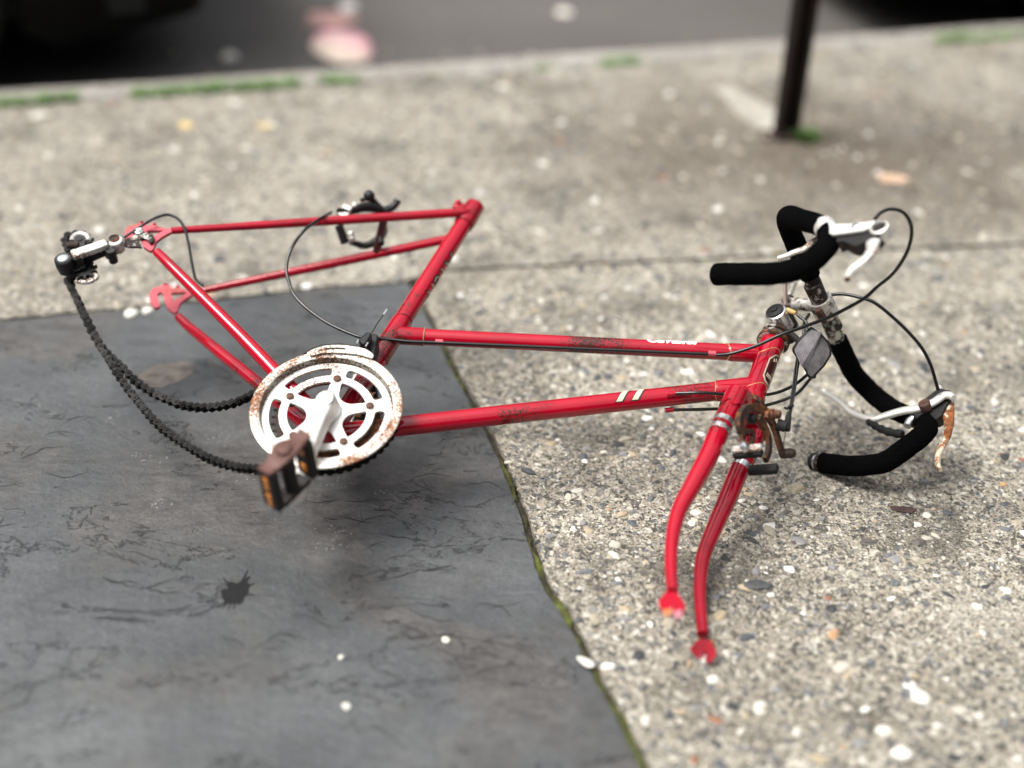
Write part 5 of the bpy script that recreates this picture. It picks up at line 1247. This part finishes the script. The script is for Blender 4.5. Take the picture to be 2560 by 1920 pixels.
# ------------------------------------------------------------------ parked cars (only their lower flank and shade come into the picture)
def make_car(label):
    c = empty('parked_car'); thing(c, label, 'car')
    L, W = 4.3, 1.72
    side = [(-2.15, .34), (-2.12, .55), (-2.05, .72), (-1.30, .84), (-.95, .92), (-.40, 1.36), (.0, 1.42), (.75, 1.40), (1.45, 1.02), (2.02, .96), (2.12, .75), (2.15, .42), (2.10, .17), (1.75, .15)]
    arch = lambda cx: [(cx + .36 * math.cos(R(a)), .30 + .36 * math.sin(R(a))) for a in range(-15, 200, 15)]
    bottom = [(1.75, .15)] + arch(1.32) + [(.9, .15), (-.9, .15)] + arch(-1.32) + [(-1.75, .15), (-2.10, .17)]
    outl = side[:-1] + bottom
    # body: the outline lofted across the width, drawn in at the flanks and the roof
    v_ = []; f_ = []; secs = [(-1, .985), (-.93, 1.0), (0, 1.0), (.93, 1.0), (1, .985)]; m = len(outl)
    for t, k in secs:
        for x, z in outl:
            inw = 1 - .22 * max(0, (z - .85) / .57)
            fx = 1 - .26 * max(0, (abs(x) - 1.45) / .70) ** 2
            v_.append((x * k, t * W / 2 * inw * fx, .25 + (z - .25) * (k if z > .3 else 1)))
    for i in range(len(secs) - 1):
        for j in range(m): f_.append((i * m + j, i * m + (j + 1) % m, (i + 1) * m + (j + 1) % m, (i + 1) * m + j))
    g = G().add(v_, f_)
    for i in (0, len(secs) - 1):
        tri = tessellate_polygon([[V((x, z, 0)) for x, z in outl]]); g.f += [tuple(i * m + q for q in t) for t in tri]
    part('body', g, 'car', c, bevel=.02, angle=35)
    for s_ in (1, -1):
        yy = s_ * (W / 2 * .86)
        for poly in ([(-.80, .96), (-.36, 1.32), (.02, 1.36), (.02, .96)], [(.08, .96), (.08, 1.36), (.70, 1.34), (1.20, 1.04), (1.10, .96)]):
            pts2 = [(x, z) for x, z in poly]
            mt = Matrix(((1, 0, 0, 0), (0, -.22 * s_ * .9, s_, s_ * (W / 2 + .012 + .165)), (0, 1, 0, 0), (0, 0, 0, 1)))
            part('side_window', G().plate(pts2, -.01, .004, mat=mt), 'glass', c)
    for x in (-1.32, 1.32):
        for s_ in (1, -1):
            wh = part('wheel', G().ring([(.20, -.09), (.28, -.10), (.305, -.07), (.31, 0), (.305, .07), (.28, .10), (.20, .09)], (x, s_ * (W / 2 - .12), .31), (0, 1, 0), 40), 'tyre', c, angle=50)
            part('rim', G().lathe([(.205, -.02), (.205, .05), (.16, .035), (.05, .06), (.02, .065)], (x, s_ * (W / 2 - .12), .31), (0, s_, 0), 30), 'rim', wh)
    for s_ in (1, -1):
        part('tail_lamp', G().box((2.00, s_ * .52, .86), .14, .34, .16), 'lamp_red', c, bevel=.02)
        part('headlight', G().box((-1.98, s_ * .55, .66), .16, .36, .12), 'lamp_clear', c, bevel=.02)
        part('mirror', G().box((-.62, s_ * (W / 2 + .08), 1.0), .12, .18, .12), 'car', c, bevel=.03)
    part('underbody', G().box((0, 0, .26), 3.9, 1.5, .10), 'tyre', c)
    return c
yawk = math.atan2(KD.y, KD.x)
kR = [0.557,2.337]
for lb_, s_, dist in (('black car parked at the left end of the kerb, only its dark end showing', kR[0] - 2.15, .10), ('black car parked at the right end of the kerb, only its dark end showing', kR[1] + 2.15, .06)):
    c = make_car(lb_); q = kpt(s_, KW + .02 + dist + .86); c.location = (q[0], q[1], -.12); c.rotation_euler = (0, 0, yawk)
    c['group'] = 'cars parked along the kerb'
